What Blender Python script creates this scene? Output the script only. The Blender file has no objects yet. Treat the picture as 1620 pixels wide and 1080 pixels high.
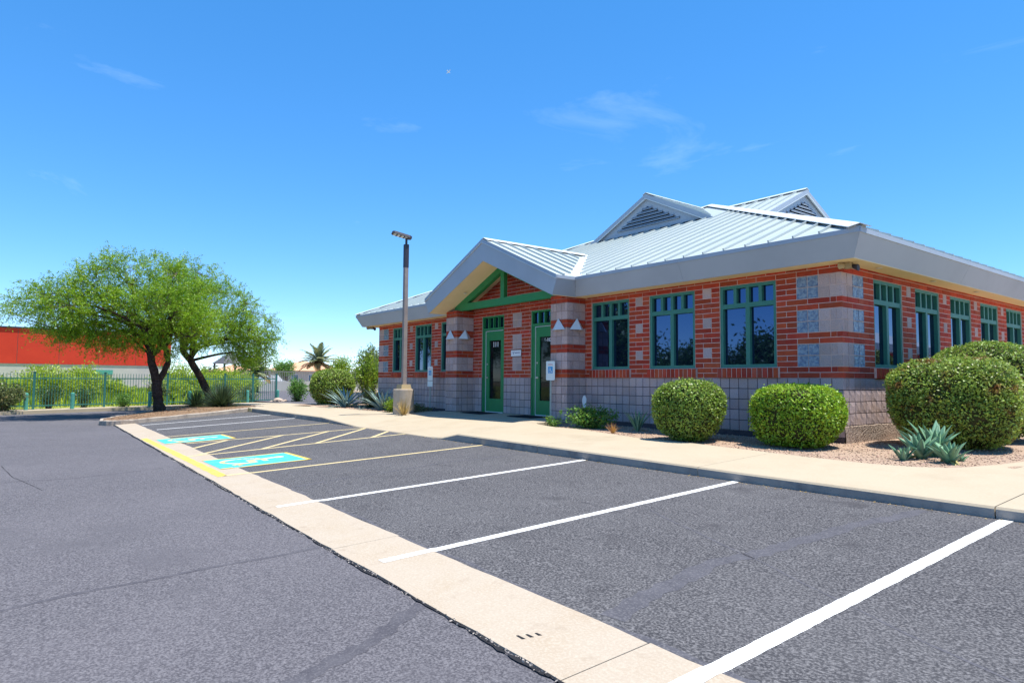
import bpy, bmesh, math, random
import numpy as np
from mathutils import Vector, Matrix, Euler

random.seed(7); RNG = np.random.default_rng(11)
R = math.radians
SC = bpy.context.scene
COL = SC.collection

# ------------------------------------------------------------------ camera
cam_d = bpy.data.cameras.new('camera'); cam = bpy.data.objects.new('camera', cam_d); COL.objects.link(cam)
CAM = Vector((5.4267, -11.3094, 0.9211))
yaw, pitch, roll = 0.91626, 0.06045, 0.00790
fwd = Vector((-math.sin(yaw) * math.cos(pitch), math.cos(yaw) * math.cos(pitch), math.sin(pitch)))
rgt = Vector((math.cos(yaw), math.sin(yaw), 0)); upv = rgt.cross(fwd)
rgt = rgt * math.cos(roll) + upv * math.sin(roll); upv = rgt.cross(fwd)
cam.matrix_world = Matrix(((rgt.x, upv.x, -fwd.x, CAM.x), (rgt.y, upv.y, -fwd.y, CAM.y), (rgt.z, upv.z, -fwd.z, CAM.z), (0, 0, 0, 1)))
cam_d.sensor_width = 36.0; cam_d.sensor_fit = 'HORIZONTAL'
cam_d.lens = 36.0 * 1034.71 / 1620.0
cam_d.clip_start = 0.05; cam_d.clip_end = 4000
SC.camera = cam

# ------------------------------------------------------------------ light
SUN = Vector((0.24, 0.18, 1.0)).normalized()
wd = bpy.data.worlds.new('World'); SC.world = wd; wd.use_nodes = True
nt = wd.node_tree; nt.nodes.clear()
n_out = nt.nodes.new('ShaderNodeOutputWorld'); n_bg = nt.nodes.new('ShaderNodeBackground')
n_sky = nt.nodes.new('ShaderNodeTexSky'); n_sky.sky_type = 'NISHITA'; n_sky.sun_disc = False
n_sky.sun_elevation = math.asin(SUN.z); n_sky.sun_rotation = math.atan2(SUN.x, SUN.y)
n_sky.altitude = 1500; n_sky.air_density = 0.7; n_sky.dust_density = 0.0; n_sky.ozone_density = 3.0
n_hs = nt.nodes.new('ShaderNodeHueSaturation'); n_hs.inputs['Saturation'].default_value = 1.60
n_hs.inputs['Hue'].default_value = 0.503; n_hs.inputs['Value'].default_value = 1.58
n_gm = nt.nodes.new('ShaderNodeGamma'); n_gm.inputs[1].default_value = 0.65
# thin cirrus streaks
tc = nt.nodes.new('ShaderNodeTexCoord'); mp = nt.nodes.new('ShaderNodeMapping')
mp.inputs['Rotation'].default_value = (0, 0, R(45)); mp.inputs['Scale'].default_value = (1.0, 3.0, 9.0)
mp.inputs['Location'].default_value = (5.0, 1.0, 0.5)
nz = nt.nodes.new('ShaderNodeTexNoise'); nz.inputs['Scale'].default_value = 1.3; nz.inputs['Detail'].default_value = 9; nz.inputs['Roughness'].default_value = 0.62
nz.inputs['Distortion'].default_value = 0.6
cr = nt.nodes.new('ShaderNodeValToRGB'); cr.color_ramp.elements[0].position = 0.61; cr.color_ramp.elements[1].position = 1.0
cr.color_ramp.elements[1].color = (0.12, 0.12, 0.12, 1)
mx = nt.nodes.new('ShaderNodeMix'); mx.data_type = 'RGBA'
mx.inputs[7].default_value = (9.5, 10.2, 11.0, 1)
vr = nt.nodes.new('ShaderNodeVectorRotate'); vr.rotation_type = 'Z_AXIS'; vr.inputs['Angle'].default_value = R(9)
nt.links.new(tc.outputs['Generated'], vr.inputs['Vector']); nt.links.new(vr.outputs[0], mp.inputs[0]); nt.links.new(mp.outputs[0], nz.inputs[0]); nt.links.new(nz.outputs[0], cr.inputs[0])
nt.links.new(n_sky.outputs[0], n_gm.inputs[0]); nt.links.new(n_gm.outputs[0], n_hs.inputs['Color']); nt.links.new(n_hs.outputs[0], mx.inputs[6]); nt.links.new(cr.outputs[0], mx.inputs[0])
nt.links.new(mx.outputs[2], n_bg.inputs[0]); n_bg.inputs[1].default_value = 0.15
nt.links.new(n_bg.outputs[0], n_out.inputs[0])

sun_d = bpy.data.lights.new('sun', 'SUN'); sun = bpy.data.objects.new('sun', sun_d); COL.objects.link(sun)
sun_d.energy = 3.8; sun_d.angle = R(0.53); sun_d.color = (1.0, 0.955, 0.88)
sun.rotation_euler = SUN.to_track_quat('Z', 'Y').to_euler(); sun.location = (20, 18, 60)

SC.view_settings.view_transform = 'Standard'; SC.view_settings.look = 'None'
SC.view_settings.exposure = 1.06; SC.view_settings.gamma = 1.0; SC.view_settings.use_curve_mapping = False
SC.render.engine = 'CYCLES'
SC.cycles.use_denoising = True
SC.cycles.max_bounces = 6; SC.cycles.diffuse_bounces = 3; SC.cycles.glossy_bounces = 3; SC.cycles.transparent_max_bounces = 6

# ------------------------------------------------------------------ materials
def mat(name, col, rough=0.8, spec=0.3, metal=0.0, n1=None, n2=None, bump=None, bump2=None, rnd=0.0, island=0.0, trans=0.0, coat=0.0, ior=None, hue=0.0, n3=None):
    """n1/n2 = (scale, colour, lo, hi) noise mixes; bump = (scale, strength, dist); rnd/island = brightness spread per object/island"""
    m = bpy.data.materials.new(name); m.use_nodes = True; t = m.node_tree; N = t.nodes; L = t.links
    b = N['Principled BSDF']; out = N['Material Output']
    b.inputs['Roughness'].default_value = rough; b.inputs['Specular IOR Level'].default_value = spec; b.inputs['Metallic'].default_value = metal
    if ior: b.inputs['IOR'].default_value = ior
    if coat: b.inputs['Coat Weight'].default_value = coat
    tcn = N.new('ShaderNodeTexCoord'); geo = N.new('ShaderNodeNewGeometry')
    pos = geo.outputs['Position']
    cur = N.new('ShaderNodeRGB'); cur.outputs[0].default_value = (*col, 1); c = cur.outputs[0]
    for nn in (n1, n2, n3):
        if not nn: continue
        z = N.new('ShaderNodeTexNoise'); z.inputs['Scale'].default_value = nn[0]; z.inputs['Detail'].default_value = 6; z.inputs['Roughness'].default_value = 0.6
        L.new(pos, z.inputs['Vector'])
        mr = N.new('ShaderNodeMapRange'); mr.inputs[1].default_value = nn[2]; mr.inputs[2].default_value = nn[3]; L.new(z.outputs[0], mr.inputs[0])
        k = N.new('ShaderNodeMix'); k.data_type = 'RGBA'; k.inputs[7].default_value = (*nn[1], 1)
        L.new(mr.outputs[0], k.inputs[0]); L.new(c, k.inputs[6]); c = k.outputs[2]
    src = None
    if rnd:
        oi = N.new('ShaderNodeObjectInfo'); src = oi.outputs['Random']; amt = rnd
    if island:
        src = geo.outputs['Random Per Island']; amt = island
    if src:
        mr = N.new('ShaderNodeMapRange'); mr.inputs[3].default_value = 1 - amt; mr.inputs[4].default_value = 1 + amt; L.new(src, mr.inputs[0])
        h = N.new('ShaderNodeHueSaturation'); L.new(mr.outputs[0], h.inputs['Value']); L.new(c, h.inputs['Color']); c = h.outputs[0]
        if hue:
            w = N.new('ShaderNodeTexWhiteNoise'); w.noise_dimensions = '1D'; L.new(src, w.inputs['W'])
            mr2 = N.new('ShaderNodeMapRange'); mr2.inputs[3].default_value = 0.5 - hue; mr2.inputs[4].default_value = 0.5 + hue
            L.new(w.outputs['Value'], mr2.inputs[0]); L.new(mr2.outputs[0], h.inputs['Hue'])
    L.new(c, b.inputs['Base Color'])
    prev = None
    for bb in (bump, bump2):
        if not bb: continue
        z = N.new('ShaderNodeTexNoise'); z.inputs['Scale'].default_value = bb[0]; z.inputs['Detail'].default_value = 5; L.new(pos, z.inputs['Vector'])
        bn = N.new('ShaderNodeBump'); bn.inputs['Strength'].default_value = bb[1]; bn.inputs['Distance'].default_value = bb[2]
        L.new(z.outputs[0], bn.inputs['Height'])
        if prev: L.new(prev, bn.inputs['Normal'])
        prev = bn.outputs[0]
    if prev: L.new(prev, b.inputs['Normal'])
    if trans:
        tr = N.new('ShaderNodeBsdfTranslucent'); ms = N.new('ShaderNodeMixShader'); ms.inputs[0].default_value = trans
        L.new(c, tr.inputs[0]); L.new(b.outputs[0], ms.inputs[1]); L.new(tr.outputs[0], ms.inputs[2]); L.new(ms.outputs[0], out.inputs[0])
    return m

M = {}
M['brick'] = mat('brick', (0.46, 0.062, 0.025), 0.75, 0.25, n1=(9, (0.35, 0.044, 0.019), 0.35, 0.75), n2=(2.2, (0.43, 0.12, 0.07), 0.52, 0.8), bump=(60, 0.3, 0.004), rnd=0.22, hue=0.006)
M['brickstuff'] = mat('brickstuff', (0.46, 0.062, 0.025), 0.75, 0.25, n1=(9, (0.35, 0.044, 0.019), 0.35, 0.75), n2=(2.2, (0.43, 0.12, 0.07), 0.52, 0.8), bump=(60, 0.3, 0.004), island=0.22, hue=0.006)
M['block'] = mat('block', (0.49, 0.385, 0.37), 0.9, 0.2, n1=(70, (0.24, 0.18, 0.18), 0.46, 0.70), n2=(3, (0.52, 0.37, 0.30), 0.45, 0.8), bump=(55, 0.6, 0.008), rnd=0.14)
M['blockstuff'] = mat('blockstuff', (0.49, 0.385, 0.37), 0.9, 0.2, n1=(70, (0.24, 0.18, 0.18), 0.46, 0.70), n2=(3, (0.52, 0.37, 0.30), 0.45, 0.8), bump=(55, 0.6, 0.008), island=0.14)
M['mortar'] = mat('mortar', (0.66, 0.47, 0.40), 0.95, 0.1, n1=(8, (0.72, 0.58, 0.52), 0.4, 0.7))
M['mortar_dark'] = mat('mortar_dark', (0.075, 0.060, 0.068), 0.95, 0.1, n1=(6, (0.11, 0.09, 0.09), 0.4, 0.7))
M['mortar_mid'] = mat('mortar_mid', (0.30, 0.21, 0.185), 0.95, 0.1, n1=(6, (0.38, 0.28, 0.25), 0.4, 0.7))
M['foot'] = mat('foot', (0.40, 0.31, 0.25), 0.95, 0.1, n1=(38, (0.08, 0.055, 0.045), 0.50, 0.56), n2=(60, (0.55, 0.46, 0.38), 0.55, 0.62), bump=(40, 1.0, 0.03))
M['fascia'] = mat('fascia', (0.36, 0.41, 0.47), 0.5, 0.35, n2=(0.6, (0.315, 0.36, 0.415), 0.48, 0.75), n1=(1.5, (0.375, 0.425, 0.485), 0.3, 0.7))
M['roof'] = mat('roof', (0.40, 0.455, 0.445), 0.42, 0.5, n1=(0.8, (0.44, 0.485, 0.47), 0.3, 0.7))
M['white_metal'] = mat('white_metal', (0.64, 0.68, 0.68), 0.45, 0.5)
M['soffit'] = mat('soffit', (0.86, 0.69, 0.41), 0.85, 0.2, n1=(3, (0.82, 0.65, 0.38), 0.4, 0.7))
M['teal'] = mat('teal', (0.045, 0.20, 0.150), 0.5, 0.4, n1=(4, (0.052, 0.22, 0.165), 0.4, 0.7))
M['green'] = mat('green', (0.020, 0.215, 0.068), 0.5, 0.4, n1=(4, (0.024, 0.235, 0.077), 0.4, 0.7))
M['glass'] = mat('glass', (0.003, 0.007, 0.020), 0.015, 0.5, ior=2.35)
M['glass'].node_tree.nodes['Principled BSDF'].inputs['Specular Tint'].default_value = (0.30, 0.52, 1.0, 1)
M['doorglass'] = mat('doorglass', (0.006, 0.010, 0.012), 0.03, 0.3, ior=1.4)
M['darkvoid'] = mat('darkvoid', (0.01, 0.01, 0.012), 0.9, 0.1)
M['glassblock'] = mat('glassblock', (0.27, 0.34, 0.40), 0.12, 0.5, ior=1.5, n1=(17, (0.115, 0.165, 0.255), 0.40, 0.60), bump=(24, 0.8, 0.02))
M['steel'] = mat('steel', (0.55, 0.55, 0.55), 0.35, 0.5, metal=0.8)
M['pole'] = mat('pole', (0.30, 0.25, 0.22), 0.6, 0.3, n1=(5, (0.23, 0.19, 0.18), 0.4, 0.8))
M['bronze'] = mat('bronze', (0.035, 0.030, 0.040), 0.5, 0.4)
M['lens'] = mat('lens', (0.75, 0.72, 0.62), 0.3, 0.5)
M['asphalt_stall'] = mat('asphalt_stall', (0.046, 0.0455, 0.050), 0.95, 0.1, n1=(0.9, (0.064, 0.063, 0.067), 0.40, 0.65), n2=(62, (0.195, 0.188, 0.188), 0.43, 0.67), n3=(1.9, (0.060, 0.058, 0.062), 0.60, 0.78), bump=(62, 0.8, 0.012))
M['asphalt_drive'] = mat('asphalt_drive', (0.062, 0.060, 0.068), 0.95, 0.1, n1=(0.35, (0.085, 0.081, 0.090), 0.40, 0.65), n2=(78, (0.185, 0.176, 0.185), 0.40, 0.66), n3=(0.8, (0.10, 0.096, 0.105), 0.56, 0.80), bump=(78, 0.7, 0.010))
M['sealer'] = mat('sealer', (0.074, 0.073, 0.083), 0.9, 0.1, n1=(7, (0.100, 0.098, 0.110), 0.4, 0.7), n2=(62, (0.160, 0.155, 0.160), 0.50, 0.70), bump=(60, 0.4, 0.006))
M['sealer_dark'] = mat('sealer_dark', (0.066, 0.064, 0.074), 0.9, 0.1, n1=(5, (0.092, 0.089, 0.099), 0.4, 0.65), n2=(78, (0.140, 0.134, 0.142), 0.50, 0.70), bump=(60, 0.4, 0.006))
M['crack'] = mat('crack', (0.025, 0.025, 0.028), 0.95, 0.1)
M['concrete'] = mat('concrete', (0.42, 0.35, 0.248), 0.9, 0.2, n1=(1.6, (0.385, 0.315, 0.218), 0.42, 0.75), n2=(40, (0.44, 0.37, 0.268), 0.45, 0.7), n3=(0.9, (0.355, 0.288, 0.198), 0.55, 0.8), bump=(80, 0.2, 0.004))
M['gutter'] = mat('gutter', (0.39, 0.325, 0.248), 0.9, 0.2, n1=(2.2, (0.365, 0.29, 0.205), 0.45, 0.75), n2=(60, (0.45, 0.385, 0.30), 0.45, 0.7), n3=(4.5, (0.31, 0.245, 0.18), 0.60, 0.80), bump=(90, 0.35, 0.005))
M['kerb'] = mat('kerb', (0.34, 0.305, 0.27), 0.9, 0.2, n1=(5, (0.20, 0.18, 0.17), 0.42, 0.7), n2=(0.9, (0.42, 0.37, 0.32), 0.45, 0.7), bump=(60, 0.5, 0.008))
M['island_kerb'] = mat('island_kerb', (0.40, 0.335, 0.27), 0.9, 0.2, n1=(6, (0.22, 0.18, 0.15), 0.42, 0.66), n2=(1.3, (0.46, 0.39, 0.31), 0.45, 0.7), bump=(40, 0.6, 0.01))
M['gravel'] = mat('gravel', (0.46, 0.335, 0.245), 0.95, 0.1, n1=(75, (0.25, 0.155, 0.105), 0.50, 0.66), n2=(55, (0.60, 0.46, 0.35), 0.55, 0.72), bump=(60, 1.0, 0.03))
M['pebble'] = mat('pebble', (0.42, 0.29, 0.21), 0.9, 0.2, island=0.55, hue=0.02)
M['dirt'] = mat('dirt', (0.25, 0.165, 0.10), 0.95, 0.1, n1=(6, (0.13, 0.08, 0.05), 0.42, 0.68), n2=(40, (0.36, 0.25, 0.16), 0.55, 0.75), bump=(30, 0.9, 0.03))
M['desert'] = mat('desert', (0.36, 0.27, 0.19), 0.95, 0.1, n1=(0.05, (0.22, 0.19, 0.10), 0.4, 0.7), n2=(1.5, (0.42, 0.33, 0.24), 0.45, 0.75), bump=(5, 0.5, 0.05))
M['field'] = mat('field', (0.26, 0.31, 0.05), 0.95, 0.1, n1=(0.35, (0.36, 0.37, 0.08), 0.4, 0.65), n2=(4, (0.14, 0.19, 0.04), 0.5, 0.75), bump=(9, 0.8, 0.1))
M['paint_white'] = mat('paint_white', (0.76, 0.76, 0.74), 0.8, 0.2, n1=(48, (0.40, 0.39, 0.38), 0.60, 0.74), n2=(3, (0.62, 0.61, 0.58), 0.5, 0.75), bump=(110, 0.3, 0.004))
M['paint_yellow'] = mat('paint_yellow', (0.62, 0.44, 0.06), 0.75, 0.3, n1=(14, (0.50, 0.36, 0.08), 0.5, 0.8))
M['paint_faded'] = mat('paint_faded', (0.62, 0.50, 0.26), 0.8, 0.2, n1=(9, (0.40, 0.33, 0.20), 0.5, 0.78))
M['paint_bright'] = mat('paint_bright', (0.62, 0.47, 0.08), 0.8, 0.2, n1=(10, (0.50, 0.40, 0.16), 0.46, 0.70), n2=(55, (0.40, 0.33, 0.22), 0.60, 0.72))
M['paint_blue'] = mat('paint_blue', (0.055, 0.44, 0.48), 0.8, 0.2, n1=(7, (0.12, 0.48, 0.50), 0.45, 0.75), n2=(40, (0.10, 0.26, 0.28), 0.60, 0.74))
M['sign_white'] = mat('sign_white', (0.68, 0.76, 0.75), 0.4, 0.4)
M['galvanised'] = mat('galvanised', (0.36, 0.42, 0.37), 0.6, 0.4, n1=(12, (0.28, 0.33, 0.30), 0.4, 0.7))
M['sign_blue'] = mat('sign_blue', (0.02, 0.30, 0.62), 0.4, 0.4)
M['sign_red'] = mat('sign_red', (0.62, 0.30, 0.28), 0.5, 0.3)
M['sign_text'] = mat('sign_text', (0.16, 0.17, 0.28), 0.6, 0.3)
M['white'] = mat('white', (0.80, 0.80, 0.80), 0.5, 0.3)
M['red_wall'] = mat('red_wall', (0.60, 0.048, 0.024), 0.8, 0.2, n1=(0.5, (0.53, 0.040, 0.021), 0.4, 0.7))
M['pale_wall'] = mat('pale_wall', (0.50, 0.47, 0.42), 0.9, 0.2, n1=(0.7, (0.44, 0.42, 0.38), 0.4, 0.7))
M['peach'] = mat('peach', (0.62, 0.36, 0.22), 0.9, 0.2, n1=(1.2, (0.55, 0.30, 0.18), 0.4, 0.7))
M['fence'] = mat('fence', (0.035, 0.16, 0.135), 0.55, 0.4)
M['bollard'] = mat('bollard', (0.07, 0.30, 0.235), 0.55, 0.4, n1=(6, (0.10, 0.34, 0.27), 0.4, 0.7))
M['bark'] = mat('bark', (0.075, 0.050, 0.040), 0.95, 0.1, n1=(9, (0.035, 0.022, 0.018), 0.4, 0.65), n2=(30, (0.14, 0.10, 0.08), 0.55, 0.8), bump=(18, 1.0, 0.05))
M['twig'] = mat('twig', (0.12, 0.09, 0.06), 0.95, 0.1)
M['rubber'] = mat('rubber', (0.03, 0.03, 0.035), 0.9, 0.1, n1=(50, (0.05, 0.05, 0.06), 0.45, 0.7))
M['car_white'] = mat('car_white', (0.75, 0.76, 0.77), 0.25, 0.5, coat=0.5)
M['tyre'] = mat('tyre', (0.02, 0.02, 0.02), 0.9, 0.2)
M['rock'] = mat('rock', (0.46, 0.36, 0.28), 0.9, 0.2, n1=(5, (0.34, 0.25, 0.19), 0.4, 0.7), bump=(8, 0.8, 0.05))
M['tan_metal'] = mat('tan_metal', (0.40, 0.31, 0.17), 0.6, 0.3)
M['lampbase'] = mat('lampbase', (0.47, 0.385, 0.29), 0.9, 0.2, n1=(4, (0.38, 0.30, 0.215), 0.42, 0.72), bump=(40, 0.5, 0.006))

def leafmat(name, c1, c2, c3=None, tr=0.35, isl=0.35, hue=0.02, big=1.2, t3=(0.58, 0.74)):
    return mat(name, c1, 0.42, 0.4, n1=(big, c2, 0.38, 0.66), n2=(big * 2.4, c3, t3[0], t3[1]) if c3 else None, island=isl, trans=tr, hue=hue)
M['leaf_mesq'] = leafmat('leaf_mesq', (0.17, 0.31, 0.013), (0.28, 0.43, 0.018), (0.34, 0.46, 0.05), tr=0.40, isl=0.4, big=0.9)
M['leaf_shrub'] = leafmat('leaf_shrub', (0.20, 0.30, 0.042), (0.28, 0.39, 0.05), (0.40, 0.43, 0.18), tr=0.3, isl=0.45, hue=0.02, big=4)
M['leaf_shrub2'] = leafmat('leaf_shrub2', (0.21, 0.37, 0.022), (0.32, 0.47, 0.028), (0.38, 0.46, 0.10), tr=0.3, isl=0.4, big=4)
M['leaf_red'] = leafmat('leaf_red', (0.23, 0.32, 0.05), (0.32, 0.42, 0.06), (0.27, 0.12, 0.04), tr=0.3, isl=0.45, hue=0.02, big=1.3, t3=(0.55, 0.66))
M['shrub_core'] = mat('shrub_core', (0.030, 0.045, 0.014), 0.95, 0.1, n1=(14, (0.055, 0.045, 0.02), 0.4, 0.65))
M['leaf_yg'] = leafmat('leaf_yg', (0.28, 0.38, 0.025), (0.19, 0.31, 0.03), (0.38, 0.42, 0.05), tr=0.4, isl=0.35, big=1.6)
M['leaf_field'] = leafmat('leaf_field', (0.36, 0.46, 0.035), (0.27, 0.38, 0.03), (0.42, 0.48, 0.07), tr=0.4, isl=0.35, big=0.6)
M['leaf_dark'] = leafmat('leaf_dark', (0.06, 0.12, 0.03), (0.09, 0.16, 0.035), (0.16, 0.14, 0.06), tr=0.3, isl=0.45, big=1.2)
M['leaf_olive'] = leafmat('leaf_olive', (0.15, 0.17, 0.06), (0.10, 0.14, 0.04), (0.30, 0.20, 0.08), tr=0.3, isl=0.45, big=1.5)
M['leaf_fresh'] = leafmat('leaf_fresh', (0.15, 0.30, 0.05), (0.11, 0.23, 0.035), (0.22, 0.36, 0.08), tr=0.35, isl=0.35, big=5)
M['spoon'] = leafmat('spoon', (0.085, 0.125, 0.055), (0.05, 0.085, 0.035), (0.16, 0.15, 0.07), tr=0.15, isl=0.45, big=2)
M['spoon_dry'] = leafmat('spoon_dry', (0.27, 0.15, 0.08), (0.20, 0.10, 0.05), None, tr=0.15, isl=0.4, big=2)
M['agave_blue'] = mat('agave_blue', (0.22, 0.33, 0.30), 0.55, 0.3, n1=(5, (0.30, 0.42, 0.38), 0.4, 0.68), rnd=0.22, hue=0.012)
M['agave_green'] = mat('agave_green', (0.125, 0.265, 0.155), 0.5, 0.3, n1=(8, (0.19, 0.33, 0.19), 0.4, 0.66), rnd=0.22, hue=0.018)
M['agave_yellow'] = mat('agave_yellow', (0.40, 0.32, 0.10), 0.6, 0.3, n1=(8, (0.28, 0.28, 0.10), 0.4, 0.66), rnd=0.2)
M['straw'] = leafmat('straw', (0.48, 0.36, 0.12), (0.38, 0.26, 0.10), None, tr=0.3, isl=0.3, big=5)
M['orange_grass'] = leafmat('orange_grass', (0.50, 0.24, 0.05), (0.42, 0.26, 0.09), None, tr=0.3, isl=0.3, big=5)
M['palm_leaf'] = leafmat('palm_leaf', (0.26, 0.31, 0.13), (0.34, 0.36, 0.17), None, tr=0.3, isl=0.3, big=1)
M['palm_dry'] = leafmat('palm_dry', (0.42, 0.25, 0.09), (0.34, 0.26, 0.10), None, tr=0.3, isl=0.3, big=1)
M['pavilion'] = mat('pavilion', (0.10, 0.10, 0.11), 0.7, 0.3)
M['wall_grey'] = mat('wall_grey', (0.34, 0.31, 0.29), 0.9, 0.2, n1=(1.5, (0.28, 0.25, 0.23), 0.4, 0.7))

# ------------------------------------------------------------------ helpers
def link(o, parent=None):
    COL.objects.link(o)
    if parent: o.parent = parent
    return o
def tag(o, label=None, cat=None, group=None, kind=None):
    if label: o['label'] = label
    if cat: o['category'] = cat
    if group: o['group'] = group
    if kind: o['kind'] = kind
    return o
def empty(name, loc=(0, 0, 0), rz=0.0, label=None, cat=None, group=None):
    o = bpy.data.objects.new(name, None); link(o); o.location = loc; o.rotation_euler = (0, 0, rz); o.empty_display_size = 0.2
    return tag(o, label, cat, group)

class MB:
    def __init__(s): s.v = []; s.f = []; s.mi = []; s.m = 0
    def add(s, vs, fs):
        b = len(s.v); s.v += [tuple(v) for v in vs]; s.f += [tuple(b + i for i in f) for f in fs]; s.mi += [s.m] * len(fs); return s
    def box(s, x0, x1, y0, y1, z0, z1):
        if x0 > x1: x0, x1 = x1, x0
        if y0 > y1: y0, y1 = y1, y0
        return s.add([(x0, y0, z0), (x1, y0, z0), (x1, y1, z0), (x0, y1, z0), (x0, y0, z1), (x1, y0, z1), (x1, y1, z1), (x0, y1, z1)],
                     [(0, 3, 2, 1), (4, 5, 6, 7), (0, 1, 5, 4), (1, 2, 6, 5), (2, 3, 7, 6), (3, 0, 4, 7)])
    def slab(s, top, thick):
        """top = polygon of 3d points counter-clockwise seen from outside; extruded along minus normal-ish vector `thick`"""
        n = len(top); t = Vector(thick); bot = [tuple(Vector(p) + t) for p in top]
        return s.add(list(top) + bot, [tuple(range(n)), tuple(range(2 * n - 1, n - 1, -1))] + [(i, i + n, (i + 1) % n + n, (i + 1) % n) for i in range(n)])
    def beam(s, a, b, w, h, up=(0, 0, 1)):
        a = Vector(a); b = Vector(b); d = (b - a).normalized(); sd = d.cross(Vector(up)).normalized(); u = sd.cross(d)
        P = []
        for q in (a, b):
            for i, j in ((-1, -1), (1, -1), (1, 1), (-1, 1)): P.append(q + sd * (w / 2 * i) + u * (h / 2 * j))
        return s.add(P, [(0, 1, 2, 3), (7, 6, 5, 4), (0, 4, 5, 1), (1, 5, 6, 2), (2, 6, 7, 3), (3, 7, 4, 0)])
    def tube(s, pts, rad, n=8, cap=True):
        pts = [Vector(p) for p in pts]; k = len(pts)
        if not hasattr(rad, '__len__'): rad = [rad] * k
        V = []; ref = Vector((0.3, 0.9, 0.2))
        for i, p in enumerate(pts):
            d = (pts[min(i + 1, k - 1)] - pts[max(i - 1, 0)]).normalized()
            if abs(d.dot(ref.normalized())) > 0.95: r0 = Vector((1, 0, 0))
            else: r0 = ref
            a = d.cross(r0).normalized(); b = d.cross(a)
            for j in range(n):
                t = 2 * math.pi * j / n; V.append(p + (a * math.cos(t) + b * math.sin(t)) * rad[i])
        F = [(i * n + j, i * n + (j + 1) % n, (i + 1) * n + (j + 1) % n, (i + 1) * n + j) for i in range(k - 1) for j in range(n)]
        if cap: F += [tuple(range(n - 1, -1, -1)), tuple((k - 1) * n + j for j in range(n))]
        return s.add(V, F)
    def lathe(s, prof, c=(0, 0, 0), n=20):
        V = [(c[0] + r * math.cos(2 * math.pi * j / n), c[1] + r * math.sin(2 * math.pi * j / n), c[2] + z) for r, z in prof for j in range(n)]
        k = len(prof)
        F = [(i * n + j, i * n + (j + 1) % n, (i + 1) * n + (j + 1) % n, (i + 1) * n + j) for i in range(k - 1) for j in range(n)]
        F += [tuple(range(n - 1, -1, -1)), tuple((k - 1) * n + j for j in range(n))]
        return s.add(V, F)
    def build(s, name, m, parent=None, smooth=False, fix=True):
        me = bpy.data.meshes.new(name); me.from_pydata(s.v, [], s.f)
        ms = m if isinstance(m, (list, tuple)) else [m]
        for q in ms: me.materials.append(M[q])
        if len(ms) > 1: me.polygons.foreach_set('material_index', s.mi)
        if fix:
            bm = bmesh.new(); bm.from_mesh(me); bmesh.ops.recalc_face_normals(bm, faces=bm.faces[:]); bm.to_mesh(me); bm.free()
        if smooth: me.polygons.foreach_set('use_smooth', [True] * len(me.polygons))
        me.update()
        o = bpy.data.objects.new(name, me); return link(o, parent)

def np_mesh(name, V, F, m, parent=None, smooth=False):
    """V (n,3), F (k,3|4) numpy -> one mesh object, quickly"""
    me = bpy.data.meshes.new(name); n, k = len(V), len(F); w = F.shape[1]
    me.vertices.add(n); me.vertices.foreach_set('co', V.astype(np.float32).ravel())
    me.loops.add(k * w); me.loops.foreach_set('vertex_index', F.astype(np.int32).ravel())
    me.polygons.add(k); me.polygons.foreach_set('loop_start', np.arange(0, k * w, w, dtype=np.int32))
    me.polygons.foreach_set('loop_total', np.full(k, w, dtype=np.int32))
    if smooth: me.polygons.foreach_set('use_smooth', np.ones(k, dtype=bool))
    me.materials.append(M[m]); me.update(); me.validate()
    return link(bpy.data.objects.new(name, me), parent)

def unit(a): return a / np.maximum(np.linalg.norm(a, axis=-1, keepdims=True), 1e-9)
def leaves(name, C, T, Nn, ln, wd, m, parent=None, fold=0.0):
    """one diamond per leaf: centres C, long axes T, face normals Nn, arrays of length and width"""
    T = unit(T); B = unit(np.cross(Nn, T)); n = len(C)
    ln = np.broadcast_to(np.asarray(ln, float), (n,))[:, None]; wd = np.broadcast_to(np.asarray(wd, float), (n,))[:, None]
    up = np.cross(T, B)
    V = np.stack([C - T * ln / 2, C + B * wd / 2 + up * wd * fold, C + T * ln / 2, C - B * wd / 2 + up * wd * fold], 1).reshape(-1, 3)
    F = np.arange(n * 4).reshape(n, 4)
    return np_mesh(name, V, F, m, parent)
def rdir(n): return unit(RNG.normal(size=(n, 3)))
def copy_tree(o, parent=None):
    c = o.copy(); COL.objects.link(c)
    if parent is not None: c.parent = parent
    for ch in [x for x in bpy.data.objects if x.parent is o]: copy_tree(ch, c)
    return c

# ------------------------------------------------------------------ ground
CB = 0.2032                                    # 8 inch masonry module
def z_stall(y): return -0.300 + 0.0456 * (y + 4.15)
def strip_l(x): return -9.06 - 0.021 * min(x, 3.0)
def strip_r(x): return -8.44 - 0.017 * min(x, 3.0)

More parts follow.
